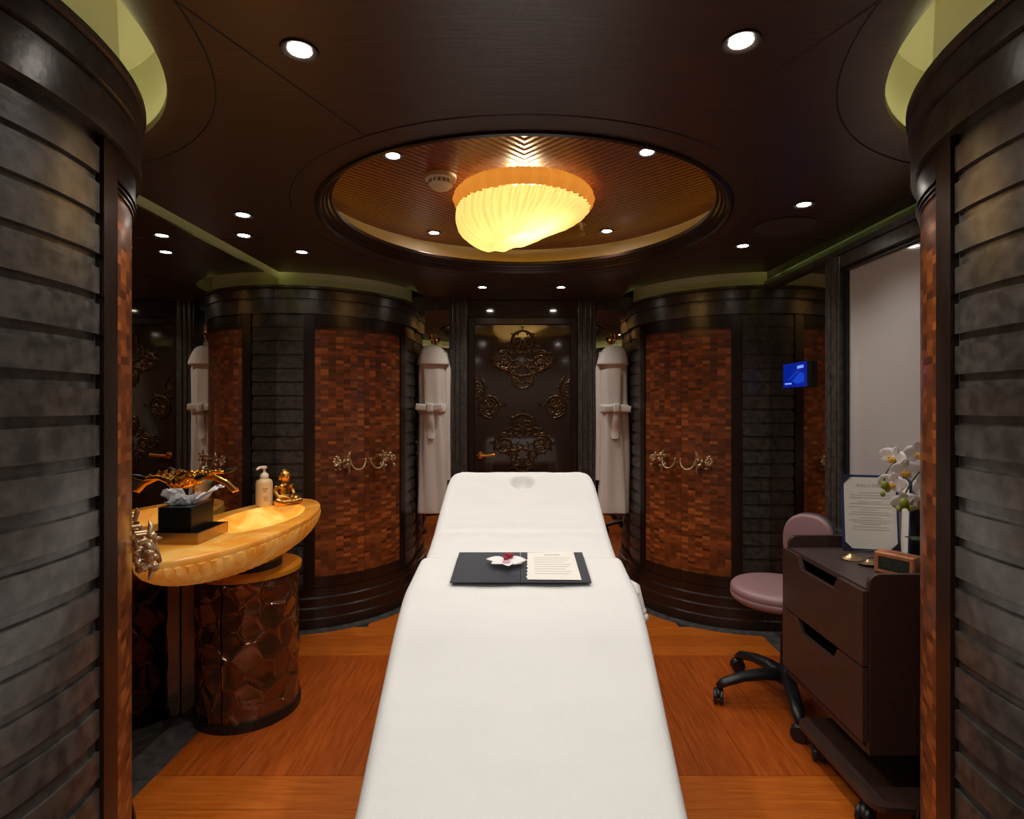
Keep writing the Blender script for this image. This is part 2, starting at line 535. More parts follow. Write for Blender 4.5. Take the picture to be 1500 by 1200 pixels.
def cabinet(key, label, d_slat, frame, slat2, handles):
    cl = COLS[key]
    root = thing('curved_cabinet', (cl.cx, cl.cy, 0), label, 'cabinet')
    b = B(); cl.shell(b, 0.30, R - .012, d_slat[0], slat2[1], 0.02, 2.03)
    b.build('body', M['slate'], root, smooth=True)
    f0, f1 = frame
    # door frame
    b = B()
    cl.shell(b, R - .03, R + .004, f0, f0 + 5.2, .235, 1.905)
    cl.shell(b, R - .03, R + .004, f1 - 5.2, f1, .235, 1.905)
    b.build('door_frame', M['wenge_dark'], root, smooth=True)
    mid = (f0 + f1) / 2
    for s in (-1, 1):
        a, c = (f0 + 5.3, mid - .12) if s < 0 else (mid + .12, f1 - 5.3)
        b = B(); cl.shell(b, R - .025, R - .004, a, c, .30, 1.84)
        dr = b.build('door', M['parquet'], root, smooth=True)
        for zz, nm in ((.235, 'rail'), (1.84, 'rail')):
            b = B(); cl.shell(b, R - .025, R + .004, a, c, zz, zz + .065)
            for q in range(3):
                zq = (.284 + .006 * q) if zz < 1 else (1.836 - .010 * q)
                cl.shell(b, R - .02, R + .006 - .003 * q, a, c, zq, zq + .004)
            b.build(nm, M['wenge_dark'], dr, smooth=True)
        if handles:
            handle(root, cl, dr, mid, s, .995, M['bronze'])
    # slats: proud stone strips
    per = 0.0826; k = 0
    z = 1.905 - per
    first = True
    while z > .20:
        for (a0, a1) in (d_slat, slat2):
            off = 0.0
            lo, hi = (a0, a1) if a1 <= f0 + .5 else (a0, a1)
            b = B(); h = 0.053 + .004 * ((k * 5) % 3)
            cl.shell(b, R - .03, R - .003, lo, hi, z + .004, z + .004 + h)
            b.build('slat', M['slate_brown'] if (k % 3 == 0) else M['slate'], root, smooth=True)
        z -= per; k += 1
    # crown and base mouldings
    lo, hi = d_slat[0], slat2[1]
    b = B(); cl.sweep(b, [(R - .06, 1.906), (R + .016, 1.906), (R + .016, 1.985), (R + .008, 1.989), (R + .008, 1.995), (R + .020, 1.999),
                          (R + .020, 2.050), (R + .012, 2.054), (R + .026, 2.060), (R + .026, 2.074), (R + .016, 2.074), (R + .010, 2.030), (R - .06, 2.028)], lo, hi)
    b.build('crown', M['slate_brown'], root, smooth=True, angle=30)
    b = B(); cl.sweep(b, [(R - .06, .003), (R + .046, .003), (R + .046, .058), (R + .034, .064), (R + .034, .118), (R + .022, .125),
                          (R + .022, .176), (R + .010, .183), (R + .010, .232), (R - .06, .234)], lo, hi)
    b.build('base', M['wenge_dark'], root, smooth=True, angle=30)
    b = B(); cl.sweep(b, [(R - .10, 2.032), (R - .022, 2.032), (R - .035, 2.36), (R - .10, 2.36)], lo, hi)
    b.build('neck', M['throat'], root, smooth=True)
    b = B(); cl.sweep(b, [(R - .014, 2.031), (R - .004, 2.031), (R - .004, 2.036), (R - .014, 2.036)], lo, hi)
    b.build('light_strip', M['cove_led'] if key[0] == 'f' else M['cove_led_dim'], root)
    return root

cabinet('bl', 'curved parquet corner cabinet at the back, beside the wash basin', (-14, 15.8), (16, 77.5), (77.7, 95), True)
cabinet('br', 'curved parquet corner cabinet at the back, behind the mauve stool', (-14, 15.8), (16, 77.5), (77.7, 95), True)
cabinet('fl', 'nearest curved cabinet on the left, slate slats and one bronze handle', (-42, 11.6), (11.8, 71), (71.2, 92), True)
cabinet('fr', 'nearest curved cabinet on the right, slate slats, beside the dark trolley', (-42, 11.6), (11.8, 71), (71.2, 92), False)

# ------------------------------------------------------------------ ceiling
OC = (0.0, 2.475)          # centre of the round lamp recess
EX = 1.445
def circ_hit_x(cl, x, r):   # y offset where circle meets x
    return math.sqrt(max(0, r * r - (x - cl.cx) ** 2))
def outline():
    pts = []
    fl, bl = COLS['fl'], COLS['bl']
    dy1 = circ_hit_x(fl, -EX, RHOLE); a = math.atan2(-dy1, -EX - fl.cx)
    pts.append((-EX, -1.8)); pts.append((-EX, fl.cy - dy1 - .001))
    pts += arc_pts((fl.cx, fl.cy), RHOLE, a, -a, 40)
    dy2 = circ_hit_x(bl, -EX, RHOLE); a0 = math.atan2(-dy2, -EX - bl.cx)
    yb = 4.25; a1 = math.asin((yb - bl.cy) / RHOLE)
    pts += arc_pts((bl.cx, bl.cy), RHOLE, a0, a1, 40)
    return pts + [(-x, y) for x, y in reversed(pts)]
cu = bpy.data.curves.new('ceiling_outline', 'CURVE')
cu.dimensions = '2D'; cu.fill_mode = 'BOTH'
def spl(pts):
    s = cu.splines.new('POLY'); s.points.add(len(pts) - 1)
    for q, p in zip(s.points, pts): q.co = (p[0], p[1], 0, 1)
    s.use_cyclic_u = True
spl(outline())
spl(arc_pts(OC, 0.868, 0, 2 * PI * 95 / 96, 95))
cu.extrude = 0.01
tmp = bpy.data.objects.new('tmp_curve', cu); COL.objects.link(tmp)
bpy.context.view_layer.update()
me = bpy.data.meshes.new_from_object(tmp.evaluated_get(bpy.context.evaluated_depsgraph_get()))
bpy.data.objects.remove(tmp)
me.name = 'ceiling'; me.materials.clear(); me.materials.append(M['wenge'])
ceiling = bpy.data.objects.new('ceiling', me); ceiling.location = (0, 0, CEIL + .01); COL.objects.link(ceiling)
ORG['ceiling'] = Vector((0, 0, CEIL + .01))
tag(ceiling, 'dark glossy wenge veneer ceiling with a round lamp recess', None, None, 'structure')

def rect_ring(prof, n=96):
    return B().lathe([(r, z) for r, z in prof], (OC[0], OC[1], 0), n, cap0=False, cap1=False)
rect_ring([(.868, 2.16), (.868, 2.131), (.858, 2.128), (.848, 2.134), (.842, 2.146), (.834, 2.147), (.829, 2.158), (.820, 2.160), (.814, 2.172), (.805, 2.174),
           (.802, 2.188), (.806, 2.192), (.84, 2.196), (.94, 2.196)]).build('recess_moulding', M['wenge_dark'], ceiling, smooth=True, angle=30)
rect_ring([(.94, 2.19), (.94, 2.31)]).build('recess_riser', M['throat'], ceiling, smooth=True)
B().torus((OC[0], OC[1], 2.202), .895, .004, 96, 6).build('recess_light_strip', M['gold_led'], ceiling)
pn = B().lathe([(.945, 0), (.945, .02), (.0001, .02)], (0, 0, 0), 96, cap0=True, cap1=False).build('recess_panel', M['woven'], None, origin=(0, 0, 0))
pn.location = (0, 0, 0)
for v in pn.data.vertices: v.co += Vector((0, 0, 0))
pn.parent = ceiling; pn.location = (OC[0], OC[1], 2.30 - (CEIL + .01))
pn['label'] = 'round copper-brown panel of woven chevron strips'
# seams between the veneer panels
def seam(p0, p1):
    p0 = Vector((p0[0], p0[1], CEIL - .0005)); p1 = Vector((p1[0], p1[1], CEIL - .0005))
    B().tube([p0, p1], .0022, 4).build('seam', M['plinth'], ceiling)
for s in (-1, 1):
    seam((s * .47, 1.635), (s * .70, 1.06)); seam((s * .70, 1.06), (s * 1.0, .30))
    seam((s * .945, 2.62), (s * 1.44, 2.66)); seam((s * .62, 3.21), (s * .80, 3.72))
B().torus((OC[0], OC[1], CEIL - .0005), .957, .0022, 96, 4).build('seam', M['plinth'], ceiling)
for k in ('fl', 'fr'):
    cl = COLS[k]
    B().tube([cl.p(.865, d, CEIL - .0005) for d in range(-40, 84, 3)], .0025, 4).build('seam', M['plinth'], ceiling)
# light throats above the cabinets
for k, cl in COLS.items():
    b = B(); cl.sweep(b, [(.765, 2.16), (.79, 2.16), (.79, 2.36), (.765, 2.36)], -42 if k[0] == 'f' else -14, 95)
    b.build('throat_wall', M['throat'], ceiling, smooth=True)
    b = B(); cl.sweep(b, [(.30, 2.36), (.80, 2.36), (.80, 2.38), (.30, 2.38)], -42 if k[0] == 'f' else -14, 95)
    b.build('throat_lid', M['throat'], ceiling, smooth=True)
B().box(-1.7, 1.75, -1.9, 4.6, 2.40, 2.44).build('slab', M['wall_dark'], ceiling)

# ------------------------------------------------------------------ walls
wl = B().box(-MX - .03, -MX, .6, 4.3, 0.0, 2.124).build('wall_left', M['mirror'])
tag(wl, 'tinted mirror wall behind the wash basin', None, None, 'structure')
B().box(-MX - .03, -MX - .002, .6, 4.3, 2.124, 2.40).build('cove_back', M['throat'], wl)
B().box(-MX, -MX + .008, 1.5, 3.5, 2.20, 2.206).build('light_strip', M['cove_led_side'], wl)

wr = B().box(MX, MX + .03, 2.736, 4.3, 0.0, 2.05).build('wall_right', M['mirror'])
tag(wr, 'right wall of mirror strip and slate around the window', None, None, 'structure')
B().box(MX, MX + .03, .6, 2.609, 0.0, .751).build('apron', M['slate'], wr)
B().box(MX - .018, MX + .03, 2.61, 2.735, 0.0, 2.05).build('pilaster', M['slate'], wr, bevel=.004)
for q in range(2):
    B().box(MX - .022, MX - .017, 2.63 + .05 * q, 2.66 + .05 * q, .0, 2.05).build('pilaster_rib', M['slate'], wr, bevel=.003)
B().box(MX - .018, MX + .03, .6, 2.609, 1.99, 2.05).build('header', M['slate'], wr, bevel=.004)
b = B(); prof = [(MX - .03, 2.05), (MX - .035, 2.072), (MX - .022, 2.10), (MX - .004, 2.118), (MX + .0, 2.40), (MX + .03, 2.40), (MX + .03, 2.05)]
b.rings([[Vector((p[0], y, p[1])) for p in prof] for y in (1.3, 3.5)]).build('cove_back', M['slate'], wr)
B().box(MX - .008, MX, 1.5, 3.5, 2.20, 2.206).build('light_strip', M['cove_led_side'], wr)

win = B().box(1.507, 1.519, .9, 2.608, .776, 1.99).build('window_1', M['frost'])
tag(win, 'pale grey frosted glass window behind the dark trolley', None, None, 'structure')
b = B(); b.box(1.492, 1.507, 2.588, 2.608, .776, 1.99); b.box(1.492, 1.507, .9, 2.588, 1.975, 1.99)
b.build('window_frame', M['black_metal'], win)
B().box(MX - .045, 1.519, .6, 2.609, .752, .776).build('window_sill', M['slate_floor'], win, bevel=.002)

# back wall
YB = 4.22
wb = B().box(-1.0, 1.0, YB + .06, YB + .10, 0, 2.4).build('wall_back', M['wall_dark'])
tag(wb, 'back wall with two mirror alcoves and slate pilasters', None, None, 'structure')
for s in (-1, 1):
    x0, x1 = sorted((s * .545, s * .86))
    m_ = B().box(x0, x1, YB, YB + .02, .03, 2.08).build('alcove_mirror', M['mirror'], wb)
    B().box(x0, x1, YB - .03, YB + .03, 2.06, 2.16).build('alcove_header', M['slate'], wb)
    b = B()
    xa, xb = sorted((s * .412, s * .545))
    b.box(xa, xb, YB - .07, YB + .05, 0, 2.15)
    b.build('pilaster', M['slate'], wb, bevel=.005)
    for q in range(3):
        xq = xa + .022 + .036 * q
        B().tube([(xq, YB - .071, .02), (xq, YB - .071, 2.13)], .011, 8).build('pilaster_rib', M['slate'], wb, smooth=True)

# carved door
door = B().box(-.36, .36, YB - .004, YB + .03, .03, 1.955).build('door_1', M['glass_dark'])
tag(door, 'dark bronze glass door carved with baroque scrolls behind the bed', None, None, 'structure')
B().box(-.41, .41, YB - .022, YB + .03, 2.01, 2.135).build('transom', M['glass_dark'], door)
b = B(); b.box(-.41, -.362, YB - .03, YB + .03, 0, 2.008); b.box(.362, .41, YB - .03, YB + .03, 0, 2.008); b.box(-.362, .362, YB - .03, YB + .03, 1.957, 2.008)
b.build('door_frame', M['wenge_dark'], door, bevel=.004)
YR = YB - .006
def spiral(b, cx, cz, r0, r1, a0, turns, mirror=1, rad=.008, leaf=True):
    n = int(26 * abs(turns)) + 6; pts = []; rs = []
    for i in range(n + 1):
        t = i / n; r = r0 + (r1 - r0) * t; a = a0 + 2 * PI * turns * t
        pts.append((mirror * (cx + r * math.cos(a)), YR, cz + r * math.sin(a)))
        rs.append(rad * (.45 + .75 * math.sin(PI * min(1, t * .9 + .1))))
    b.tube(pts, [r_ * 1.15 for r_ in rs], 6, .8)
    b.ball(pts[-1], (rad * 1.1, rad * .7, rad * 1.1), 8, 5)
    if leaf:
        for i in range(2, n - 2, 3):
            p = Vector(pts[i]); c = Vector((mirror * cx, YR, cz)); d = (p - c).normalized()
            tn = (Vector(pts[i + 1]) - p).normalized()
            q = (d * (.9 if (i // 3) % 2 else -.75) + tn * .7).normalized(); L = min(rad * 1.9, .017)
            an = math.atan2(q.z, q.x)
            b.ball(p + q * L, (L, rad * .55, L * .42), 8, 5, Matrix.Rotation(-an, 3, 'Y'))
def motif(name, cx, cz, s, up, parts=('l', 'r')):
    b = B()
    for sd in (-1, 1):
        if (sd < 0 and 'l' not in parts) or (sd > 0 and 'r' not in parts): continue
        def sp(x, z, r0, r1, a0, tn, rad=.0085, leaf=True):
            bb = B(); spiral(bb, x * s, up * z * s, r0 * s, r1 * s, up * a0, up * tn, sd, rad * s, leaf)
            b.add([p + Vector((cx, 0, cz)) for p in bb.v], bb.f)
        sp(.140, -.005, .085, .02, PI * .62, -1.6, .010)      # big outer scroll
        sp(.150, .035, .040, .012, PI * 1.2, 1.2, .008)
        sp(.128, -.048, .040, .010, PI * .2, -1.2, .008)
        sp(.190, -.005, .040, .02, PI * .5, -1.0, .008)
        sp(.0, .140, .085, .085, PI * .5, -.40, .011)         # crown arch
        sp(.038, .130, .045, .008, PI * .7, -1.3, .008)
        sp(.095, .085, .040, .010, PI * 1.0, -1.1, .008)
        sp(.025, .075, .035, .012, PI * .3, 1.0, .007)
        sp(.0, -.130, .085, .080, -PI * .5, .42, .010)         # lower ring
        sp(.040, -.135, .042, .010, PI * .1, -1.3, .008)
        sp(.075, -.075, .035, .010, PI * 1.3, 1.2, .008)
        sp(.0, -.085, .050, .045, PI * .5, -.45, .008)
        sp(.020, -.02, .035, .012, PI * .5, -.9, .006)
        for k in range(3):                                     # finial leaf tip at the side
            a = (k - 1) * .7
            x0 = cx + sd * s * .235; z0 = cz
            b.tube([(x0, YR, z0), (x0 + sd * s * .03 * math.cos(a), YR, z0 + s * .03 * math.sin(a))], [.006 * s, .002 * s], 6, .6)
    if 'l' in parts and 'r' in parts:
        for k in range(7):                                     # palmette fan
            a = PI / 2 + (k - 3) * .33; L = s * (.05 - .004 * abs(k - 3))
            z0 = cz + up * s * .075
            b.tube([(cx, YR, z0), (cx + L * .6 * math.cos(a), YR - .002, z0 + up * L * .6 * math.sin(a)), (cx + L * math.cos(a), YR, z0 + up * L * math.sin(a))],
                   [.004 * s, .009 * s, .002 * s], 6, .6)
        b.tube([(cx, YR, cz + up * s * .235), (cx, YR, cz + up * s * .262)], [.010 * s, .002 * s], 6, .6)
        for k in (-1, 1):
            b.tube([(cx, YR, cz + up * s * .250), (cx + k * .017 * s, YR, cz + up * s * .262)], [.006 * s, .002 * s], 6, .6)
    o = b.build(name, M['bronze_relief'], door, smooth=True, angle=80)
    return o
motif('carved_scroll', 0, 1.690, .98, 1)
motif('carved_scroll', 0, 1.065, .98, 1)
def side_motif(sd):
    b = B()
    def sp(x, z, r0, r1, a0, tn, rad=.0085): spiral(b, x, z, r0, r1, a0, tn, sd, rad)
    sp(.245, 1.345, .088, .06, PI * 1.45, 1.1, .010)
    sp(.235, 1.372, .045, .010, PI * .4, -1.3, .008)
    sp(.262, 1.315, .040, .010, PI * 1.2, 1.2, .008)
    sp(.225, 1.325, .035, .010, PI * .8, 1.2, .007)
    sp(.285, 1.365, .035, .010, PI * .1, -1.2, .007)
    sp(.375, 1.475, .105, .07, PI * .68, .36, .011)
    sp(.330, 1.440, .035, .010, PI * .2, 1.2, .008)
    sp(.350, 1.490, .040, .012, PI * .9, -1.0, .008)
    b.v = [p for p in b.v]
    for p in b.v:
        if abs(p.x) > .358: p.x = math.copysign(.358, p.x)
    for k in range(3):
        a = (k - 1) * .7
        b.tube([(sd * .14, YR, 1.355), (sd * (.14 - .026 * math.cos(a)), YR, 1.355 + .026 * math.sin(a))], [.006, .002], 6, .6)
    b.build('carved_scroll', M['bronze_relief'], door, smooth=True, angle=80)
side_motif(-1); side_motif(1)
b = B(); b.lathe([(.026, 0), (.026, .008), (.012, .012), (.011, .045)], (-.318, YB - .004, .975), 20, Matrix.Rotation(PI / 2, 3, 'X'))
b.tube([(-.318, YB - .05, .975), (-.27, YB - .052, .977), (-.205, YB - .05, .983)], [.012, .011, .013], 10)
hd = b.build('door_handle', M['gold'], door, smooth=True)
hd['label'] = 'gold lever handle'

# entrance behind the camera
wf = B().box(-1.7, 1.75, -1.9, -1.85, 0, 2.4).build('wall_front', M['wall_dark'])
tag(wf, 'plain dark corridor wall opposite the room entrance', None, None, 'structure')
for s, nm in ((-1, 'corridor_side'), (1, 'corridor_side')):
    x0, x1 = sorted((s * 1.6, s * 1.65))
    B().box(x0, x1, -1.85, .45, 0, 2.4).build(nm, M['wall_dark'], wf)

# ------------------------------------------------------------------ downlights
def bezel_mesh(r):
    return [(r * .58, .004), (r * .66, -.003), (r * .98, -.005), (r, .0), (r, .004)]
DL = {}
def downlight(x, y, z, label, power=1.0, r=.042, group='recessed ceiling downlights', warm=(1, .96, .91), size=125):
    root = thing('downlight', (x, y, z), label, 'light', group)
    if r not in DL:
        bz = B().lathe(bezel_mesh(r), (x, y, z), 28, cap0=False, cap1=False).build('bezel', M['bezel'], root, smooth=True, angle=80)
        ln = B().lathe([(r * .58, .0005), (r * .60, -.001), (r * .4, -.0025), (.0005, -.003)], (x, y, z), 24, cap0=False).build('lens', M['lens'], root)
        DL[r] = (bz, ln)
    else:
        for q in DL[r]: copy_part(q, root)
    ld = bpy.data.lights.new('downlight_beam', 'SPOT')
    ld.energy = SPOT_W * power; ld.spot_size = math.radians(size); ld.spot_blend = .7; ld.shadow_soft_size = .03; ld.color = warm
    lo = bpy.data.objects.new('downlight_beam', ld); lo.parent = root; lo.location = (0, 0, -.012)
    COL.objects.link(lo)
downlight(-.505, 1.245, CEIL, 'large downlight at the top left, nearest the left cabinet', 1.5)
downlight(.465, 1.215, CEIL, 'large downlight at the top right, nearest the right cabinet', 1.5)
downlight(-1.165, 2.32, CEIL, 'left of the recess, nearest of three downlights by the mirror wall', .75)
downlight(-1.30, 2.60, CEIL, 'left of the recess, middle of three downlights by the mirror wall', .4)
downlight(-1.14, 2.88, CEIL, 'left of the recess, farthest of three downlights by the mirror wall', .5)
downlight(1.10, 2.20, CEIL, 'nearer downlight right of the recess, beside the round speaker', .65)
downlight(1.085, 2.77, CEIL, 'farther downlight right of the recess, over the back right cabinet', .5)
downlight(-.27, 3.74, CEIL, 'left of two small downlights above the carved door', .8)
downlight(.255, 3.74, CEIL, 'right of two small downlights above the carved door', .8)
downlight(-.50, 2.13, 2.30, 'downlight at front left inside the round lamp recess', 1.0)
downlight(.46, 2.10, 2.30, 'downlight at front right inside the round lamp recess', 1.0)
downlight(-.49, 3.08, 2.30, 'downlight at back left inside the round lamp recess', 1.0)
downlight(.455, 3.05, 2.30, 'downlight at back right inside the round lamp recess', 1.0)
for x, w_ in ((-.75, 'left'), (0, 'centre'), (.75, 'right')):
    downlight(x, -1.15, CEIL, 'downlight at the %s of the corridor ceiling outside the room' % w_, 3.2, .042, 'corridor downlights', (1, .96, .92), 172)

# ------------------------------------------------------------------ silk lamp
LZ = 2.215
lamp = thing('ceiling_lamp', (0, OC[1], 2.30), 'pleated silk ceiling lamp glowing yellow in the round recess', 'lamp')
NP = 336
def lring(t):
    pts = []
    cx = -.045 * t ** 1.2; rx = .285 * (1 - t) + .135 * t + .05 * math.sin(PI * t) ; z0 = LZ - .135 * t
    for i in range(NP):
        a = 2 * PI * i / NP
        pl = 1 + .026 * math.sin(a * 52 + 1.2 * math.sin(a * 5)) * (1 - .5 * t) + .010 * math.sin(a * 23 + 2 * t)
        tilt = .16 * t * math.cos(a) * rx / .135 * .135 * 1.6
        pts.append(Vector((cx + rx * pl * math.cos(a), OC[1] + rx * pl * math.sin(a), z0 + tilt + .004 * t * math.sin(a * 9))))
    return pts
b = B(); rs = [lring(k / 14) for k in range(15)]
cen = sum(rs[-1], Vector()) / NP
rs.append([cen + (p - cen) * .72 + Vector((0, 0, -.004)) for p in rs[-1]])
rs.append([cen + (p - cen) * .3 + Vector((0, 0, .012)) for p in rs[-2 + 0]])
b.rings(rs, True, False, True)
b.build('shade', M['silk'], lamp, smooth=True, angle=180)
b = B(); rs = []
for k in range(7):
    t = k / 6; ring = []
    for i in range(240):
        a = 2 * PI * i / 240
        r = .289 + .022 * math.sin(PI * t) * (.55 + .45 * abs(math.sin(a * 13))) + .003 * math.sin(a * 78)
        ring.append(Vector((r * math.cos(a), OC[1] + r * math.sin(a), LZ + .070 * t)))
    rs.append(ring)
b.rings(rs, True, False, False)
b.build('shade_collar', M['silk_gold'], lamp, smooth=True, angle=180)
ld = bpy.data.lights.new('lamp_bulb', 'POINT'); ld.energy = LAMP_W; ld.color = (1, .78, .43); ld.shadow_soft_size = .07
lo = bpy.data.objects.new('lamp_bulb', ld); lo.parent = lamp; lo.location = (0, 0, -.055); COL.objects.link(lo)

t = thing('smoke_detector', (-.345, 2.32, 2.30), 'round cream smoke detector beside the silk lamp', 'detector')
B().lathe([(.064, 0), (.064, -.018), (.058, -.022)], (-.345, 2.32, 2.30), 32).build('base', M['sensor_white'], t, smooth=True)
b = B().lathe([(.050, -.022), (.050, -.038), (.034, -.052), (.012, -.055)], (-.345, 2.32, 2.30), 32); b.build('sensor_cap', M['sensor_white'], t, smooth=True)
b = B()
for k in range(16):
    a = 2 * PI * k / 16
    b.box(.049, .0515, -.003, .003, -.037, -.024, Matrix.Translation((-.345, 2.32, 2.30)) @ Matrix.Rotation(a, 4, 'Z'))
b.build('vent', M['bezel'], t)
t = thing('sprinkler', (.305, 2.93, 2.30), 'small metal fire sprinkler behind the silk lamp', 'sprinkler')
B().lathe([(.022, 0), (.022, -.004), (.010, -.007), (.008, -.03)], (.305, 2.93, 2.30), 20).build('body', M['bronze'], t, smooth=True)
b = B(); b.tube([(.297, 2.93, 2.27), (.293, 2.93, 2.258), (.303, 2.93, 2.247)], .002, 6); b.tube([(.313, 2.93, 2.27), (.317, 2.93, 2.258), (.307, 2.93, 2.247)], .002, 6)
b.lathe([(.015, -.054), (.015, -.057)], (.305, 2.93, 2.30), 16); b.build('deflector', M['bronze'], t)
t = thing('ceiling_speaker', (1.15, 2.47, CEIL), 'flat round dark speaker set in the ceiling at right', 'speaker')
B().lathe([(.133, .002), (.133, -.004), (.126, -.005), (.124, -.003)], (1.15, 2.47, CEIL), 48, cap0=False, cap1=False).build('rim', M['bezel'], t, smooth=True)
B().lathe([(.125, -.001), (.125, -.003), (.0005, -.004)], (1.15, 2.47, CEIL), 48).build('grille', plain('speaker_cloth', (62, 47, 41), .7), t, smooth=True)

# ------------------------------------------------------------------ massage bed
PROF = [(2.84, 1.000), (2.785, 1.015), (2.70, .985), (2.50, .900), (2.30, .822), (2.15, .785), (2.05, .768), (1.90, .755), (1.77, .748), (1.60, .700), (1.45, .632), (1.26, .578), (1.09, .545), (.95, .53)]
HWP = [(2.84, .335), (2.70, .352), (2.50, .358), (2.0, .362), (1.77, .36), (1.45, .345), (1.26, .33), (1.09, .312), (.95, .30)]
def interp(tab, y):
    tab = sorted(tab)
    if y <= tab[0][0]: return tab[0][1]
    for (a, va), (c, vc) in zip(tab, tab[1:]):
        if y <= c:
            return va + (vc - va) * (y - a) / (c - a)
    return tab[-1][1]
def smooth_tab(tab, y, w=.05):
    return sum(interp(tab, y + w * k / 3) for k in range(-3, 4)) / 7
bx = -.012
bed = thing('massage_bed', (bx, 1.9, 0), 'padded massage bed under the white cover, head end raised', 'bed')
b = B(); b.box(-.24 + bx, .24 + bx, 1.35, 2.35, .02, .09); b.build('base', M['black_metal'], bed, bevel=.012)
b = B(); b.box(-.15 + bx, .15 + bx, 1.55, 2.15, .09, .40); b.build('pedestal', M['black_metal'], bed, bevel=.01)
def pad(name, y0, y1, mat, th, drop, inset):
    rs = []
    n = 16
    for k in range(n + 1):
        y = y0 + (y1 - y0) * k / n; z = smooth_tab(PROF, y) - drop; h = smooth_tab(HWP, y) - inset
        rs.append([Vector((bx + sx * h, y, zz)) for sx, zz in ((-1, z - th), (-1, z), (1, z), (1, z - th))])
    return B().rings(rs).build(name, mat, bed, bevel=.012)
pad('mattress', 2.22, .96, M['red'], .09, .014, .008)
pad('headrest', 2.82, 2.235, M['red'], .06, .066, .008)
pad('frame', 2.25, 1.3, M['black_metal'], .12, .105, .06)

def cover(name, y_far, y_near, hang, lift, mat, hole=False, ny=150, nx=54, seed=0.0, far_drop=True, ripple=1.0, corner=.05):
    """cloth laid over the bed and hanging at the sides"""
    vs = []; cols = None
    for j in range(ny + 1):
        y = y_far + (y_near - y_far) * j / ny
        zc = smooth_tab(PROF, y) + lift; hw = smooth_tab(HWP, y) + lift * .6
        # rounded corners at the head end
        d = y_far - y
        if far_drop and d < corner: hw -= corner * (1 - math.sqrt(max(0, 1 - (1 - d / corner) ** 2)))
        row = []
        rad = .035
        flat = hw - rad; arc = rad * PI / 2; tot = flat + arc + hang
        for i in range(-nx, nx + 1):
            s = abs(i) / nx * tot; sg = -1 if i < 0 else 1
            if s <= flat: x, z = s, 0.0
            elif s <= flat + arc:
                a = (s - flat) / rad; x, z = flat + rad * math.sin(a), -rad * (1 - math.cos(a))
            else:
                dd = s - flat - arc
                x = hw + .10 * dd * dd * 0 + .014 * math.sin(y * 23 + seed + sg) * min(1, dd * 6); z = -rad - dd
            top = 1 if s <= flat + arc else 0
            w = ripple * (.006 * math.exp(-((y - 2.27 - .02 * math.sin(x * 9)) / .018) ** 2) - .005 * math.exp(-((y - 2.33 + .03 * x) / .022) ** 2) + .006 * noise.noise(Vector((x * 4 + seed, y * 5, sg * (s > flat) * 3.1))) + .003 * noise.noise(Vector((x * 5, y * 17 + seed, 1.7))) + .0012 * noise.noise(Vector((x * 24, y * 21 + seed, 4.2))))
            p = Vector((bx + sg * x, y, zc + z + w * (1 if s <= flat else .3)))
            if far_drop and d < .001: p.z -= .0
            if hole:
                dx, dy = (p.x - bx - .006) / .046, (y - 2.680) / .046
                q = dx * dx + dy * dy
                p.z -= .05 / (1 + q ** 5)
                p.z += .003 * math.exp(-(q - 1.6) ** 2 * 3)
            row.append(p)
        vs.append(row)
    rs = vs
    if far_drop:                       # back fall over the end
        extra = []
        for k in range(8, 0, -1):
            extra.append([p + Vector((0, .012 * (1 - (1 - k / 8) ** 2), -.03 * k)) for p in vs[0]])
        rs = extra + vs
    n = len(rs[0]); V = []; F = []
    for r in rs: V += r
    for k in range(len(rs) - 1):
        for i in range(n - 1):
            F.append((k * n + i, k * n + i + 1, (k + 1) * n + i + 1, (k + 1) * n + i))
    o = B().add(V, F).build(name, mat, None, smooth=True, origin=(bx, 1.9, 0), fix=False, angle=180)
    sol = o.modifiers.new('thickness', 'SOLIDIFY'); sol.thickness = .004; sol.offset = 1
    return o
sheet = cover('bed_sheet', 2.83, 1.0, .20, .006, M['white_cloth'], True, 190, 60, 0.0)
tag(sheet, 'white towelling sheet over the raised head end, with face opening', 'sheet')
blanket = cover('blanket', 2.055, .96, .17, .022, M['cream_cloth'], False, 120, 50, 4.0, False)
tag(blanket, 'white towelling blanket over the foot half of the bed, under the folder', 'blanket')
b = B(); path = []
for i in range(41):
    t = -1 + 2 * i / 40; x = t * (.362)
    path.append((bx + x, 2.057, smooth_tab(PROF, 2.057) + .012 - .025 * max(0, abs(t) - .9) / .1))
b.tube(path, .011, 8, .8).build('rolled_hem', M['cream_cloth'], blanket, smooth=True)
b = B()
for k in range(5):
    b.ball((bx + .392 + .006 * k, 1.93 - .006 * k, .70 - .018 * k), (.018, .022, .018), 10, 8)
b.tube([(bx + .37, 1.98, .73), (bx + .39, 1.95, .715), (bx + .40, 1.91, .66), (bx + .405, 1.90, .60)], [.012, .024, .022, .012], 10)
b.build('tucked_corner', M['cream_cloth'], blanket, smooth=True)

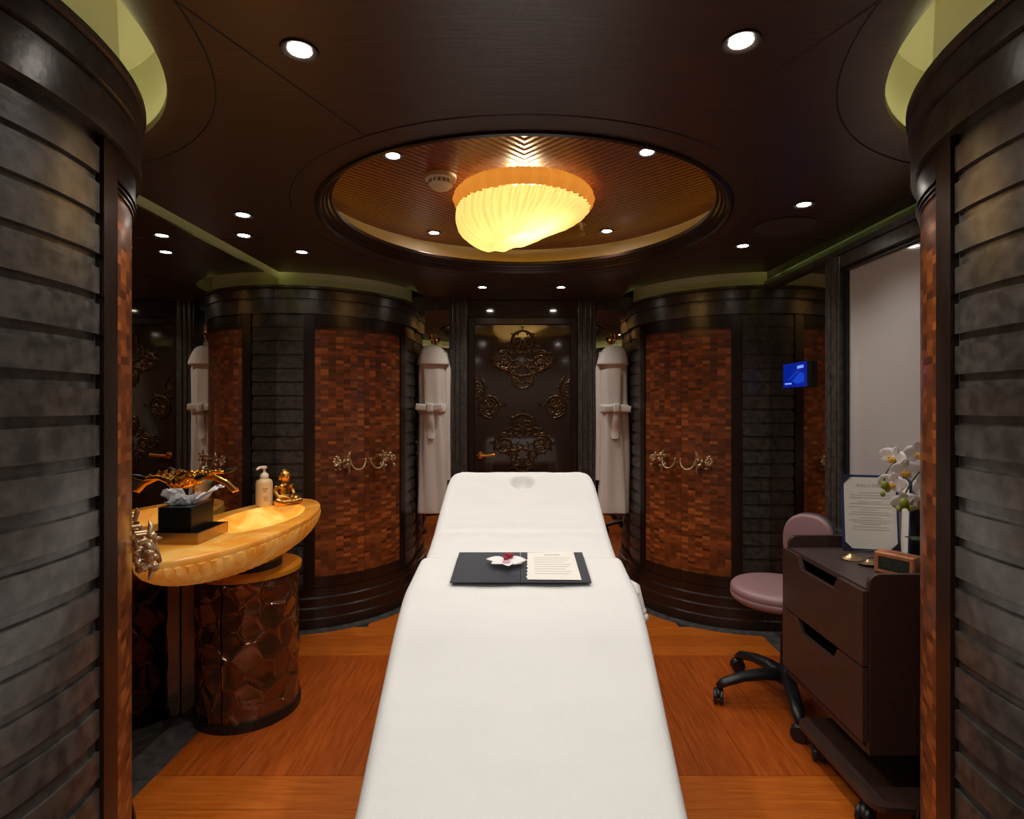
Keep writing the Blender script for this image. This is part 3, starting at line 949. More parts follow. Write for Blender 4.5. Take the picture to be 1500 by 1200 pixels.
# menu folder on the bed
def bed_z(y, lift=.0): return smooth_tab(PROF, y) + lift
fz0, fz1 = bed_z(1.79) + .033, bed_z(2.06) + .033
fa = math.atan2(fz1 - fz0, .27)
FM = Matrix.Translation((-.2 + .195 - .01, 1.79, fz0)) @ Matrix.Rotation(fa, 4, 'X')
t = thing('menu_folder', FM @ Vector((0, 0, 0)), 'open dark navy folder lying flat on the white blanket', 'folder')
B().box(-.225, .0, 0, .275, 0, .005, FM).build('cover_board', M['navy'], t, bevel=.001)
B().box(.001, .228, 0, .275, 0, .005, FM).build('cover_board', M['navy'], t, bevel=.001)
pg = B()
PM = FM @ Matrix.Translation((.022, .014, .0065)) @ Matrix.Rotation(-.02, 4, 'Z')
rr = random.Random(3); pts = [(0, 0)]
pts += [(.175, .0), (.168, .258)]
for k in range(17):
    pts.append((.003 * rr.random() - (.004 if k % 2 else 0), .258 - .258 * (k + .5) / 17))
pg.prism(pts, .0012, PM)
t2 = thing('menu_page', PM @ Vector((0, 0, 0)), 'ivory menu page with torn left edge on the navy folder', 'page')
pg.build('sheet', M['paper'], t2)
b = B(); b.box(.06, .115, .222, .230, .0014, .0017, PM); b.build('heading', M['ink'], t2)
b = B()
for k in range(8):
    b.box(.025, .150 - .01 * (k % 3), .195 - .021 * k, .198 - .021 * k, .0014, .0017, PM)
b.build('text_lines', M['ink'], t2)

# orchid bloom on the folder
def petal(b, base, direction, normal, L, W, cup=.15, pinch=.35):
    d = direction.normalized(); n = normal.normalized(); s = d.cross(n).normalized(); n = s.cross(d)
    rows = []
    for i in range(7):
        t = i / 6
        w = W * (math.sin(PI * (t * .86 + .10)) ** .75) * (1 - .12 * t)
        if i == 6: w = W * .12
        if i == 0: w = W * pinch
        row = []
        for j in range(5):
            u = -1 + j / 2
            row.append(base + d * (L * t) + s * (w * u) + n * (cup * L * (t * t * .5 - .25 * u * u * math.sin(PI * t) - .02)))
        rows.append(row)
    vs = [p for r in rows for p in r]; fs = []
    for i in range(6):
        for j in range(4):
            fs.append((i * 5 + j, i * 5 + j + 1, (i + 1) * 5 + j + 1, (i + 1) * 5 + j))
    b.add(vs, fs)
fc = FM @ Vector((-.048, .14, .010))
t = thing('orchid_bloom', fc, 'single white and crimson orchid bloom lying on the navy folder', 'flower')
nrm = Vector((0, -.15, 1))
for k, (ang, L, W) in enumerate(((160, .075, .024), (205, .055, .022), (345, .055, .028), (15, .07, .032), (280, .05, .022))):
    b = B(); a = math.radians(ang)
    petal(b, fc + Vector((0, 0, .004)), Vector((math.cos(a), math.sin(a), .25)), nrm, L, W, -.3)
    o = b.build('petal', M['petal'], t, smooth=True, fix=False)
    sm = o.modifiers.new('th', 'SOLIDIFY'); sm.thickness = .0012
b = B(); b.ball(fc + Vector((.008, .03, .022)), (.016, .012, .012)); b.ball(fc + Vector((-.002, .01, .016)), (.008, .012, .010)); b.ball(fc + Vector((.002, .036, .014)), (.022, .010, .008))
b.build('lip', M['petal_red'], t, smooth=True)
b = B(); b.ball(fc + Vector((0, -.008, .010)), (.014, .012, .006)); b.build('throat', M['petal_pink'], t, smooth=True)

# ------------------------------------------------------------------ bath robes
def robe(cx, label, hlabel, tilt, mirror):
    cy = 4.10
    root = thing('bathrobe', (cx, cy, .56), label, 'robe', 'bathrobes on the mirror alcoves')
    def body(b, spec, n=40, fold=.010, seed=0):
        rs = []
        for z, xc, w, dp in spec:
            ring = []
            for i in range(n):
                a = 2 * PI * i / n
                f = 1 + fold / max(w, .02) * (math.sin(a * 7 + seed + z * 2.5) * .5 + math.sin(a * 4 - z * 3) * .4) * min(1, (1.70 - z) * 2 + .2)
                ca, sa = math.cos(a), math.sin(a)
                ring.append(Vector((cx + xc + w * f * math.copysign(abs(ca) ** .8, ca), cy + dp * f * math.copysign(abs(sa) ** .8, sa), z)))
            rs.append(ring)
        b.rings(rs)
    m = mirror
    b = B()
    spec = [(.565, -.010 * m, .112, .050), (.60, -.009 * m, .112, .052), (.75, -.006 * m, .106, .050), (.95, .0, .100, .048), (1.15, .0, .094, .046),
            (1.30, 0, .088, .044), (1.36, 0, .086, .044), (1.45, 0, .088, .045), (1.60, .002 * m, .090, .046), (1.70, .002 * m, .084, .045), (1.775, 0, .05, .03)]
    fine = []
    for (a, c) in zip(spec, spec[1:]):
        for k in range(4):
            tt = k / 4; fine.append(tuple(a[i] + (c[i] - a[i]) * tt for i in range(4)))
    fine.append(spec[-1])
    body(b, fine, 44, .020, m); b.build('robe_body', M['robe'], root, smooth=True, angle=180)
    b = B()
    body(b, [(1.645, -.010 * m, .112, .064), (1.655, -.010 * m, .116, .066), (1.665, -.010 * m, .114, .065), (1.70, -.007 * m, .105, .061), (1.735, -.004 * m, .093, .057), (1.760, -.002 * m, .080, .050), (1.778, 0, .062, .038), (1.786, 0, .040, .026)], 44, .016, 1)
    b.build('collar', M['robe'], root, smooth=True, angle=180)
    # belt
    b = B(); body(b, [(1.298, 0, .100, .056), (1.31, 0, .104, .058), (1.345, 0, .104, .058), (1.357, 0, .100, .056)], 40, .002)
    belt = b.build('belt', M['robe_white'], root, smooth=True, angle=180)
    b = B()
    for s in (-1, 1):
        mt_ = Matrix.Translation((cx + .004 * m, cy - .068, 1.331)) @ Matrix.Rotation(.10 * s * m, 4, 'Y') @ Matrix.Rotation(-.12 * s, 4, 'Z')
        x0, x1 = sorted((s * .012, s * (.104 if s == m else .096)))
        b.box(x0, x1, -.016, .012, -.024, .024, mt_)
    b.build('bow_loop', M['robe_white'], belt, smooth=True, bevel=.010, seg=3, angle=180)
    b = B(); b.box(cx - .024 + .004 * m, cx + .026 + .004 * m, cy - .094, cy - .056, 1.298, 1.366); b.build('bow_knot', M['robe_white'], belt, smooth=True, bevel=.014, seg=3, angle=180)
    b = B(); rs = []
    for k in range(10):
        tt = k / 9; z = 1.315 - .205 * tt; w = .024 + .004 * tt - (.008 if k == 9 else 0)
        rs.append([Vector((cx + sx * w - .004 * m * tt, cy - .060 + yy - .010 * math.sin(tt * 6), z)) for sx, yy in ((-1, -.004), (-.5, -.009), (.5, -.009), (1, -.004), (1, .004), (-1, .004))])
    b.rings(rs).build('belt_tail', M['robe_white'], belt, smooth=True)
    # sleeve edge seen behind
    b = B(); b.tube([(cx - m * .085, cy + .045, 1.74), (cx - m * .104, cy + .04, 1.62), (cx - m * .10, cy + .04, 1.2), (cx - m * .108, cy + .035, .80)], [.02, .03, .03, .026], 10)
    b.build('sleeve', M['robe'], root, smooth=True)
    b = B(); b.tube([(cx + .012 * math.cos(a * PI / 8) , cy - .01, 1.79 + .045 * math.sin(a * PI / 8)) for a in range(9)], .0025, 6)
    b.build('hanging_loop', M['robe_white'], root)
    hk = thing('robe_hook', (cx, YB, 1.83), hlabel, 'hook', 'gold robe hooks')
    b = B(); b.lathe([(.026, 0), (.026, .006), (.014, .012), (.010, .03)], (cx, YB - .001, 1.835), 18, Matrix.Rotation(PI / 2, 3, 'X')); b.build('back_plate', M['gold'], hk, smooth=True)
    b = B(); b.tube([(cx, YB - .03, 1.835), (cx, YB - .09, 1.83), (cx, YB - .125, 1.835), (cx, YB - .14, 1.855)], [.008, .008, .008, .006], 8); b.ball((cx, YB - .14, 1.862), .013, 10, 8)
    for s in (-1, 1):
        b.tube([(cx, YB - .08, 1.832), (cx + s * .018, YB - .10, 1.84), (cx + s * .022, YB - .11, 1.862)], [.007, .006, .005], 8); b.ball((cx + s * .022, YB - .11, 1.866), .009, 8, 6)
    b.build('prongs', M['gold'], hk, smooth=True)
robe(-.664, 'white terry bathrobe hanging left of the carved door', 'gold hook holding the bathrobe left of the carved door', 0, -1)
robe(.672, 'white terry bathrobe hanging right of the carved door', 'gold hook holding the bathrobe right of the carved door', 0, 1)

# ------------------------------------------------------------------ washstand
DC = (-1.232, 2.505); DR = .215
ws = thing('washstand_pedestal', (DC[0], DC[1], 0), 'drum pedestal with faceted dark amber sides under the onyx basin', 'pedestal')
rnd = random.Random(11); planes = []
tries = 0
while len(planes) < 105 and tries < 20000:
    tries += 1
    th = rnd.uniform(-PI, PI); z = rnd.uniform(.0, .64)
    if any(math.hypot(((th - q[0] + PI) % (2 * PI) - PI) * DR, z - q[1]) < .070 for q in planes): continue
    planes.append((th, z, rnd.uniform(-.10, .10), rnd.uniform(-.16, .16), rnd.uniform(-.004, .004)))
def facet_r(th, z):
    b1 = b2 = 9; pl = None
    for q in planes:
        d = (th - q[0] + PI) % (2 * PI) - PI
        if abs(d) > 1.0 or abs(z - q[1]) > .22: continue
        m_ = math.hypot(d * DR, z - q[1])
        if m_ < b1: b2 = b1; b1 = m_; pl = (q, d)
        elif m_ < b2: b2 = m_
    (t0, z0, dt, dz, off), d = pl
    w = min(1, (b2 - b1) / .03)
    return DR - .010 + 1.5 * b1 * b1 + w * (dt * d * DR * 1.6 + dz * (z - z0) * 1.3) + .0022 * max(0, 1 - (b2 - b1) / .007)
nth, nz = 380, 150
def facet_shell(b, a0, a1):
    V = []; F = []
    n = max(4, int(nth * (a1 - a0) / (2 * PI)))
    for i in range(n + 1):
        th = a0 + (a1 - a0) * i / n
        for j in range(nz + 1):
            z = .035 + (.615 - .035) * j / nz
            r = facet_r(th, z)
            V.append((DC[0] + r * math.cos(th), DC[1] + r * math.sin(th), z))
    for i in range(n):
        for j in range(nz):
            F.append((i * (nz + 1) + j, (i + 1) * (nz + 1) + j, (i + 1) * (nz + 1) + j + 1, i * (nz + 1) + j + 1))
    b.add(V, F)
acut = PI
seam_a = -1.62
for nm, a0, a1 in (('faceted_panel', -acut, seam_a - .014), ('faceted_door', seam_a + .014, acut)):
    b = B(); facet_shell(b, a0, a1)
    o = b.build(nm, M['facet'], ws, smooth=True, fix=False, angle=14)
def half_disc(r, n=48):
    return [(DC[0] + r * math.cos(2 * PI * i / n), DC[1] + r * math.sin(2 * PI * i / n)) for i in range(n)]
B().prism(half_disc(DR - .03), .58, Matrix.Translation((0, 0, .035))).build('core', M['plinth'], ws)
B().prism(half_disc(DR + .004), .034, Matrix.Translation((0, 0, .001))).build('plinth', M['plinth'], ws)
B().prism(half_disc(DR + .008), .018, Matrix.Translation((0, 0, .617))).build('top_plate', M['amber_glass'], ws)
B().box(-MX + .001, DC[0] - .16, DC[1] - .075, DC[1] + .09, .001, .63).build('back_panel', M['facet'], ws, bevel=.004)
B().prism(half_disc(DR - .075), .03, Matrix.Translation((0, 0, .635))).build('collar', M['black_metal'], ws)

# onyx basin: boat-shaped shell with a fluted hull
BC = (-1.235, 2.49)
bas = thing('onyx_basin', (BC[0], BC[1], .66), 'boat-shaped backlit orange onyx wash basin with fluted sides', 'basin')
NB = 216; rs = []
def bring(a, bb, z, flute=0.0, cy=BC[1], cx=BC[0]):
    r = []
    for i in range(NB):
        th = 2 * PI * i / NB
        f = 1 + flute * abs(math.cos(27 * th))
        r.append(Vector((cx + bb * f * math.cos(th), cy + a * f * math.sin(th), z)))
    return r
A_, B_ = .635, .238
for t_ in range(9):
    q = t_ / 8
    s_ = math.sin(q * PI / 2) ** .8
    rs.append(bring(.12 + (A_ - .13) * s_, .06 + (B_ - .066) * s_, .668 + .135 * (1 - math.cos(q * PI / 2)) ** .9, .036 * min(1, q * 3)))
rs.append(bring(A_ - .004, B_ - .004, .806)); rs.append(bring(A_, B_, .812)); rs.append(bring(A_, B_, .826)); rs.append(bring(A_ - .006, B_ - .006, .831))
IC = (BC[0] + .01, BC[1] + .12)
rs.append(bring(.335, .160, .830, 0, IC[1], IC[0]))
B().rings(rs, True, True, False).build('hull', M['onyx'], bas, smooth=True, angle=50, fix=False)
rs = []
for a, bb, z in ((.335, .160, .830), (.325, .152, .826), (.295, .135, .805), (.23, .105, .775), (.14, .06, .755), (.03, .02, .75)):
    rs.append(bring(a, bb, z, 0, IC[1], IC[0]))
B().rings(rs, True, False, True).build('bowl', M['onyx_bright'], bas, smooth=True, angle=50, fix=False)
B().lathe([(.024, .0), (.024, .003), (.018, .004), (.004, .002)], (IC[0], IC[1], .7505), 20).build('drain', M['gold'], bas, smooth=True)

# faucet on the mirror
fx, fy, fzz = -MX + .002, 2.47, 1.02
t = thing('faucet', (fx, fy, fzz), 'ornate gold wall faucet with black-tipped levers above the basin', 'faucet')
b = B()
b.ball((fx + .014, fy, fzz), (.014, .085, .034), 18, 10)
for k in range(9):
    a = (k - 4) / 4
    b.ball((fx + .022, fy + a * .075, fzz + .012 * math.cos(a * 5)), (.012, .012, .02), 8, 6, Matrix.Rotation(a * .8, 3, 'X'))
b.build('leaf_plate', M['gold'], t, smooth=True)
b = B(); pth = [(fx + .01, fy, fzz + .004), (fx + .07, fy, fzz + .018), (fx + .13, fy, fzz + .012), (fx + .18, fy, fzz - .012), (fx + .215, fy, fzz - .045)]
b.tube(pth, [.016, .015, .014, .013, .015], 12)
b.torus(Vector(pth[-1]), .011, .005, 16, 6)
for k in range(10):
    q = k / 10; b.ball((fx + .02 + .11 * q, fy + .012 * math.sin(k * 2.1), fzz + .028 + .008 * math.cos(k * 1.7)), (.014, .010, .008), 8, 6, Matrix.Rotation(k, 3, 'Y'))
b.build('spout', M['gold'], t, smooth=True)
for s in (-1, 1):
    b = B(); p0 = Vector((fx + .02, fy + s * .075, fzz + .006))
    p1 = p0 + Vector((.085, s * .035, .016)); 
    b.tube([p0 + Vector((-.018, 0, 0)), p0, p0 + (p1 - p0) * .5 + Vector((0, 0, .012)), p1], [.016, .015, .010, .009], 10)
    for k in range(5):
        b.ball(p0 + (p1 - p0) * (k / 5) + Vector((0, 0, .014)), (.011, .009, .007), 8, 6)
    lv = b.build('lever', M['gold'], t, smooth=True)
    b = B(); b.tube([p1, p1 + Vector((.02, s * .008, .006)), p1 + Vector((.05, s * .02, .016))], [.009, .012, .006], 10)
    b.build('lever_tip', M['black_gloss'], lv, smooth=True)

# tray with tissue box
ZB = .8315
t = thing('brass_tray', (-1.305, 2.19, ZB), 'shallow brass tray under the black tissue box', 'tray')
tx0, tx1, ty0, ty1 = -1.40, -1.215, 2.085, 2.30
b = B(); b.box(tx0, tx1, ty0, ty1, ZB, ZB + .006); b.build('tray_floor', M['brass_tray'], t)
b = B()
for (a0, a1, c0, c1) in ((tx0, tx1, ty0, ty0 + .006), (tx0, tx1, ty1 - .006, ty1), (tx0, tx0 + .006, ty0 + .006, ty1 - .006), (tx1 - .006, tx1, ty0 + .006, ty1 - .006)):
    b.box(a0, a1, c0, c1, ZB + .006, ZB + .042)
b.build('tray_wall', M['brass_tray'], t, bevel=.001)
b = B(); bx0, bx1, by0, by1, bz = -1.388, -1.262, 2.12, 2.275, ZB + .007
t = thing('tissue_box', ((bx0 + bx1) / 2, (by0 + by1) / 2, bz), 'black tissue box with a white tissue standing in the brass tray', 'tissue box')
H = .125
b.box(bx0, bx1, by0, by1, bz, bz + H).build('box', M['black_gloss'], t, bevel=.0025)
cx_, cy_ = (bx0 + bx1) / 2, (by0 + by1) / 2
B().lathe([(.038, 0), (.038, .0012), (.030, .0012)], (cx_, cy_, bz + H), 24).build('slot_rim', M['black_metal'], t)
def crumple(b, base, top, w0, w1, seed, bend):
    V = []; F = []; n, m_ = 12, 10
    d = Vector(top) - Vector(base); sd = Vector((0.93, .1, .28)).normalized()
    for i in range(n + 1):
        tt = i / n; w = w0 + (w1 - w0) * tt
        for j in range(m_ + 1):
            u = -1 + 2 * j / m_
            nz_ = Vector((noise.noise(Vector((u * 1.7 + seed, tt * 2, 0))), noise.noise(Vector((u * 1.7, tt * 2 + seed, 3))), noise.noise(Vector((u * 2, tt * 2, 7 + seed)))))
            V.append(Vector(base) + d * tt + sd * (w * u) + Vector((bend * tt * tt * (1 - u * u * .6), 0, -.012 * u * u * tt)) + nz_ * (.034 * tt))
    for i in range(n):
        for j in range(m_):
            a = i * (m_ + 1) + j; F.append((a, a + 1, a + m_ + 2, a + m_ + 1))
    b.add(V, F)
b = B()
crumple(b, (cx_ - .005, cy_, bz + H - .01), (cx_ - .045, cy_ - .02, bz + H + .058), .016, .042, 1.3, -.02)
crumple(b, (cx_ + .005, cy_, bz + H - .01), (cx_ + .085, cy_ + .02, bz + H + .062), .020, .038, 5.1, .03)
crumple(b, (cx_, cy_ + .01, bz + H - .01), (cx_ + .015, cy_ - .03, bz + H + .045), .022, .05, 8.8, .01)
crumple(b, (cx_, cy_ - .01, bz + H - .01), (cx_ - .02, cy_ - .045, bz + H + .030), .022, .04, 2.8, .0)
o = b.build('tissue', M['tissue'], t, fix=False, smooth=True, angle=180)
sm = o.modifiers.new('th', 'SOLIDIFY'); sm.thickness = .001

# soap bottle
c = (-1.337, 2.888, ZB - .001)
t = thing('soap_dispenser', c, 'cream pump bottle of amber soap on the basin rim', 'bottle')
B().lathe([(.036, 0), (.041, .004), (.041, .118), (.036, .134), (.018, .144)], c, 32).build('bottle', M['soap'], t, smooth=True, angle=50)
B().lathe([(.020, .142), (.021, .146), (.021, .162), (.016, .168), (.007, .176), (.006, .196)], c, 24).build('pump_collar', M['pump'], t, smooth=True, angle=50)
b = B(); b.lathe([(.013, .194), (.014, .198), (.013, .205), (.006, .207)], c, 20); b.tube([(c[0], c[1], c[2] + .200), (c[0] - .012, c[1] - .03, c[2] + .201), (c[0] - .018, c[1] - .045, c[2] + .193)], [.008, .007, .005], 8)
b.build('pump_head', M['pump'], t, smooth=True, angle=50)
b = B()
for k, (z0, w) in enumerate(((.090, .30), (.078, .18), (.050, .26), (.042, .22), (.034, .24))):
    th0 = -1.15 if k < 2 else -1.05
    V = []; n = 6
    for i in range(n + 1):
        a = th0 + w * 2 * (i / n - .3)
        for zz in (z0, z0 + (.006 if k < 2 else .003)): V.append((c[0] + .0414 * math.cos(a), c[1] + .0414 * math.sin(a), c[2] + zz))
    b.add(V, [(2 * i, 2 * i + 2, 2 * i + 3, 2 * i + 1) for i in range(n)])
b.build('label_print', plain('print_brown', (166, 140, 100), .7), t, fix=False)

# seated statuette
sc_ = Vector((-1.262, 2.955, ZB - .001))
t = thing('buddha_statuette', sc_, 'small gold seated meditating statuette on the basin rim', 'statuette')
rot = Matrix.Rotation(math.radians(-30), 3, 'Z')            # faces into the room
def SP(x, y, z): return sc_ + rot @ Vector((x, y, z))
b = B()
b.ball(SP(-.004, 0, .060), (.027, .036, .045), 16, 12)
b.ball(SP(-.004, 0, .092), (.024, .042, .024), 16, 12)
b.ball(SP(0, 0, .028), (.036, .05, .028), 16, 12)
for s in (-1, 1):
    b.tube([SP(0, s * .03, .024), SP(.035, s * .062, .018), SP(.055, s * .05, .015), SP(.058, s * .01, .014), SP(.05, -s * .03, .016)], [.024, .022, .019, .016, .012], 12)
    b.tube([SP(-.004, s * .040, .098), SP(-.006, s * .052, .070), SP(.014, s * .048, .046), SP(.042, s * .012, .038)], [.014, .013, .011, .009], 10)
b.ball(SP(.046, 0, .036), (.013, .018, .007), 12, 8)
b.tube([SP(0, 0, .105), SP(.002, 0, .125)], [.014, .013], 12)
b.ball(SP(.005, 0, .146), (.031, .0295, .034), 18, 14)
b.ball(SP(-.002, 0, .175), (.016, .016, .010), 12, 10)
b.ball(SP(.035, 0, .142), (.006, .005, .008), 8, 6)
b.ball(SP(.031, 0, .129), (.006, .009, .004), 8, 6)
for s in (-1, 1):
    b.ball(SP(.002, s * .030, .140), (.006, .004, .014), 8, 6)
    b.ball(SP(.031, s * .011, .151), (.005, .006, .003), 8, 6)
o = b.build('figure', M['statue_gold'], t, smooth=True, angle=180)
rm = o.modifiers.new('remesh', 'REMESH'); rm.mode = 'VOXEL'; rm.voxel_size = .0026; rm.use_smooth_shade = True
B().lathe([(.066, 0), (.068, .003), (.062, .007)], tuple(sc_ + rot @ Vector((.018, 0, 0))), 32).build('base', M['statue_gold'], t, smooth=True)

# ------------------------------------------------------------------ touch panel on the right mirror
y0, y1, z0, z1 = 2.885, 3.155, 1.444, 1.584; XS = 1.464
t = thing('touch_panel', (MX, (y0 + y1) / 2, z0), 'small wall-mounted touch panel with a glowing blue screen', 'screen')
B().box(XS, MX - .0005, y0, y1, z0, z1).build('housing', M['black_plastic'], t, bevel=.002)
scr = B().box(XS - .0012, XS - .0002, y0 + .006, y1 - .006, z0 + .005, z1 - .005).build('display', M['screen'], t)
def SQ(u, v): return (XS - .002, y1 - .006 - u * (y1 - y0 - .012), z0 + .005 + v * (z1 - z0 - .010))
def poly(b, uv): b.add([SQ(*q) for q in uv], [list(range(len(uv)))])
b = B(); poly(b, [(.62, .74), (.88, .76), (.88, .88), (.62, .86)]); poly(b, [(.08, .12), (.38, .12), (.38, .19), (.08, .19)])
b.build('clock_digits', M['screen_light'], scr, fix=False)
b = B(); poly(b, [(.40, .25), (.74, .60), (.92, .5), (.9, .2), (.6, .12)])
for k in range(6):
    u = .2 + .07 * k; v = .30 + .065 * k
    poly(b, [(u, v), (u + .16, v + .02), (u + .16, v + .05), (u, v + .03)])
b.build('ship_picture', M['screen_mid'], scr, fix=False)

# ------------------------------------------------------------------ trolley
tx, tb, yn, yf = 1.075, 1.440, 1.78, 2.33
t = thing('trolley', (1.26, 2.05, 0), 'dark brown two-drawer treatment trolley on castors under the window', 'trolley')
def RX(y): return Matrix(((0, 0, 1, 0), (1, 0, 0, 0), (0, 1, 0, 0), (0, 0, 0, 1)))   # (u,v,h) -> (h along x, u along y, v along z)
def RY(): return Matrix(((1, 0, 0, 0), (0, 0, 1, 0), (0, 1, 0, 0), (0, 0, 0, 1)))    # (u,v,h) -> x, z, y
def side(y, th):
    pts = [(tx + .02, .235), (tb, .235), (tb, .812)]
    pts += [(tx + .055 + .035 * math.cos(PI / 2 + PI / 2 * k / 6), .777 + .035 * math.sin(PI / 2 + PI / 2 * k / 6)) for k in range(7)]
    return B().prism(pts, th, Matrix.Translation((0, y, 0)) @ RY()).build('side_panel', M['trolley'], t, bevel=.002)
side(yn, .018); side(yf - .018, .018)
B().box(tx + .02, tb, yn + .018, yf - .018, .745, .763).build('top', M['trolley_top'], t)
B().box(tb - .012, tb, yn + .018, yf - .018, .235, .745).build('back_panel', M['trolley'], t)
B().box(tx + .02, tb - .012, yn + .018, yf - .018, .235, .253).build('bottom_panel', M['trolley'], t)
def drawer(za, zb):
    ya, yb2 = yn + .003, yf - .003; m1, m2 = 1.945, 2.185
    pts = [(ya, za), (yb2, za), (yb2, zb), (m2 + .02, zb), (m2 - .01, zb - .048), (m1 + .01, zb - .048), (m1 - .02, zb), (ya, zb)]
    d_ = B().prism(pts, .018, Matrix.Translation((tx, 0, 0)) @ RX(0)).build('drawer', M['trolley'], t, bevel=.0015)
    B().box(tx + .04, tb - .03, yn + .03, yf - .03, za + .03, za + .04).build('drawer_tray', M['black_plastic'], d_)
drawer(.518, .758); drawer(.275, .512)
pts = []
for (cx2, cy2, a0) in ((tb - .03, 1.75, -PI / 2), (tb - .03, 2.18, 0), (tx + .045, 2.18, PI / 2), (tx + .05, 1.77, PI)):
    for k in range(6):
        a = a0 + PI / 2 * k / 5; pts.append((cx2 + .045 * math.cos(a), cy2 + .045 * math.sin(a)))
B().prism(pts, .022, Matrix.Translation((0, 0, .088))).build('platform', M['trolley'], t, bevel=.003)
for yy in (1.95, 2.16):
    B().box(tb - .10, tb - .05, yy, yy + .04, .11, .236).build('post', M['black_metal'], t)
def caster(parent, x, y, ang, zt, r=.034):
    mt = Matrix.Translation((x, y, 0)) @ Matrix.Rotation(ang, 4, 'Z')
    b = B(); b.tube([mt @ Vector((0, 0, zt)), mt @ Vector((0, 0, r * 1.7))], .008, 8)
    b.box(-.012, .012, -.006, .006, r * .8, r * 1.9, mt); b.ball(mt @ Vector((0, 0, r * 1.45)), (r * .95, r * .6, r * .7), 12, 8, mt.to_3x3())
    cs = b.build('caster', M['black_plastic'], parent, smooth=True)
    b = B()
    for s in (-1, 1):
        rm_ = (Matrix.Rotation(ang, 3, 'Z') @ Matrix.Rotation(PI / 2, 3, 'X'))
        b.lathe([(r * .5, -.008), (r * .92, -.008), (r, -.005), (r, .005), (r * .92, .008), (r * .5, .008)], mt @ Vector((.0, s * .013, r)), 24, rm_)
    b.build('wheel', M['black_plastic'], cs, smooth=True, angle=40)
for (x, y, a) in ((1.095, 1.80, .6), (1.118, 2.13, 1.2), (1.42, 1.80, 2.0), (1.41, 2.13, .3)):
    caster(t, x, y, a, .088, .032)

# ------------------------------------------------------------------ stool
hx, hy = 1.193, 2.55
t = thing('swivel_stool', (hx, hy, 0), 'mauve swivel stool with backrest and black castor base behind the trolley', 'stool')
for k, deg in enumerate((-106, 182, 110, 38, -34)):
    a = math.radians(deg); d = Vector((math.cos(a), math.sin(a), 0)); c0 = Vector((hx, hy, 0))
    b = B(); b.tube([c0 + Vector((0, 0, .125)) + d * .02, c0 + d * .10 + Vector((0, 0, .128)), c0 + d * .20 + Vector((0, 0, .118)), c0 + d * .285 + Vector((0, 0, .094)), c0 + d * .315 + Vector((0, 0, .074))],
                    [.034, .031, .027, .024, .016], 12, .8)
    b.build('leg', M['black_plastic'], t, smooth=True, angle=180)
    p = c0 + d * .31; caster(t, p.x, p.y, a + 1.2, .08, .033)
B().lathe([(.040, .09), (.044, .11), (.040, .15), (.024, .17), (.022, .30), (.015, .302), (.015, .47)], (hx, hy, 0), 20).build('pole', M['black_plastic'], t, smooth=True, angle=40)
sx_, sy_ = 1.160, 2.548
B().lathe([(.14, .455), (.19, .462), (.205, .475), (.208, .492), (.204, .497), (.206, .500), (.206, .518), (.196, .531), (.16, .536), (.0005, .538)], (sx_, sy_, 0), 56).build('seat', M['mauve'], t, smooth=True, angle=70)
B().lathe([(.10, .44), (.15, .455), (.15, .458)], (sx_, sy_, 0), 24).build('seat_plate', M['black_plastic'], t)
bc = Vector((1.372, 2.66, .70)); fn = Vector((-.80, -.60, 0)).normalized(); sdv = Vector((-fn.y, fn.x, 0))
def backpad(name, mat, o0, o1, sc2, lab=None):
    rs = []
    for (o_, k2) in ((o0, .9), (o0 + (o1 - o0) * .12, .98), (o0 + (o1 - o0) * .3, 1.0), (o0 + (o1 - o0) * .7, 1.0), (o0 + (o1 - o0) * .9, .965), (o1, .88)):
        ring = []
        for i in range(48):
            a = 2 * PI * i / 48; ca, sa = math.cos(a), math.sin(a)
            u = .118 * sc2 * k2 * math.copysign(abs(ca) ** .8, ca); v = .135 * sc2 * k2 * math.copysign(abs(sa) ** .8, sa)
            ring.append(bc + sdv * u + Vector((0, 0, v)) + fn * (o_ + 1.3 * u * u))
        rs.append(ring)
    B().rings(rs).build(name, mat, t, smooth=True, angle=50)
backpad('backrest', M['mauve'], 0, .042, 1.0); backpad('backrest_shell', M['grey_plastic'], -.014, -.001, 1.02)
b = B(); b.tube([Vector((sx_, sy_, .448)) - fn * .06, Vector((sx_, sy_, .445)) - fn * .20, bc - fn * .028 + Vector((0, 0, -.19)), bc - fn * .022 + Vector((0, 0, .0))], [.012, .013, .012, .010], 10)
b.build('backrest_bar', M['black_plastic'], t, smooth=True)

# ------------------------------------------------------------------ things on the trolley
TZ = .7635
def leaf_board(parent, p0, ang, w, h, lean, front):
    mt = Matrix.Translation(p0) @ Matrix.Rotation(ang, 4, 'Z') @ Matrix.Rotation(lean, 4, 'X')
    B().box(0, w, 0, .004, 0, h, mt).build('cover_board', M['blue_cover'], parent)
    pg = B().box(.010, w - .008, -.0012, -.0002, .010, h - .010, mt).build('page', M['paper'], parent)
    for (u0, v0, su, sv) in ((0, 0, 1, 1), (w, 0, -1, 1), (0, h, 1, -1), (w, h, -1, -1)):
        b = B(); pts3 = [(u0, v0), (u0 + su * .045, v0), (u0, v0 + sv * .045)]
        V = [mt @ Vector((p[0], -.003, p[1])) for p in pts3] + [mt @ Vector((p[0], -.0014, p[1])) for p in pts3]
        b.add(V, [(0, 1, 2), (5, 4, 3), (0, 3, 4, 1), (1, 4, 5, 2), (2, 5, 3, 0)]).build('corner_pocket', M['blue_dark'], parent)
    return mt, pg
t = thing('welcome_folder', (1.30, 2.245, TZ), 'blue folder standing open showing a printed white page, by the orchid', 'folder')
ang = math.radians(-14)
mt, pg = leaf_board(t, (1.290, 2.265, TZ + .001), ang, .205, .305, -.10, True)
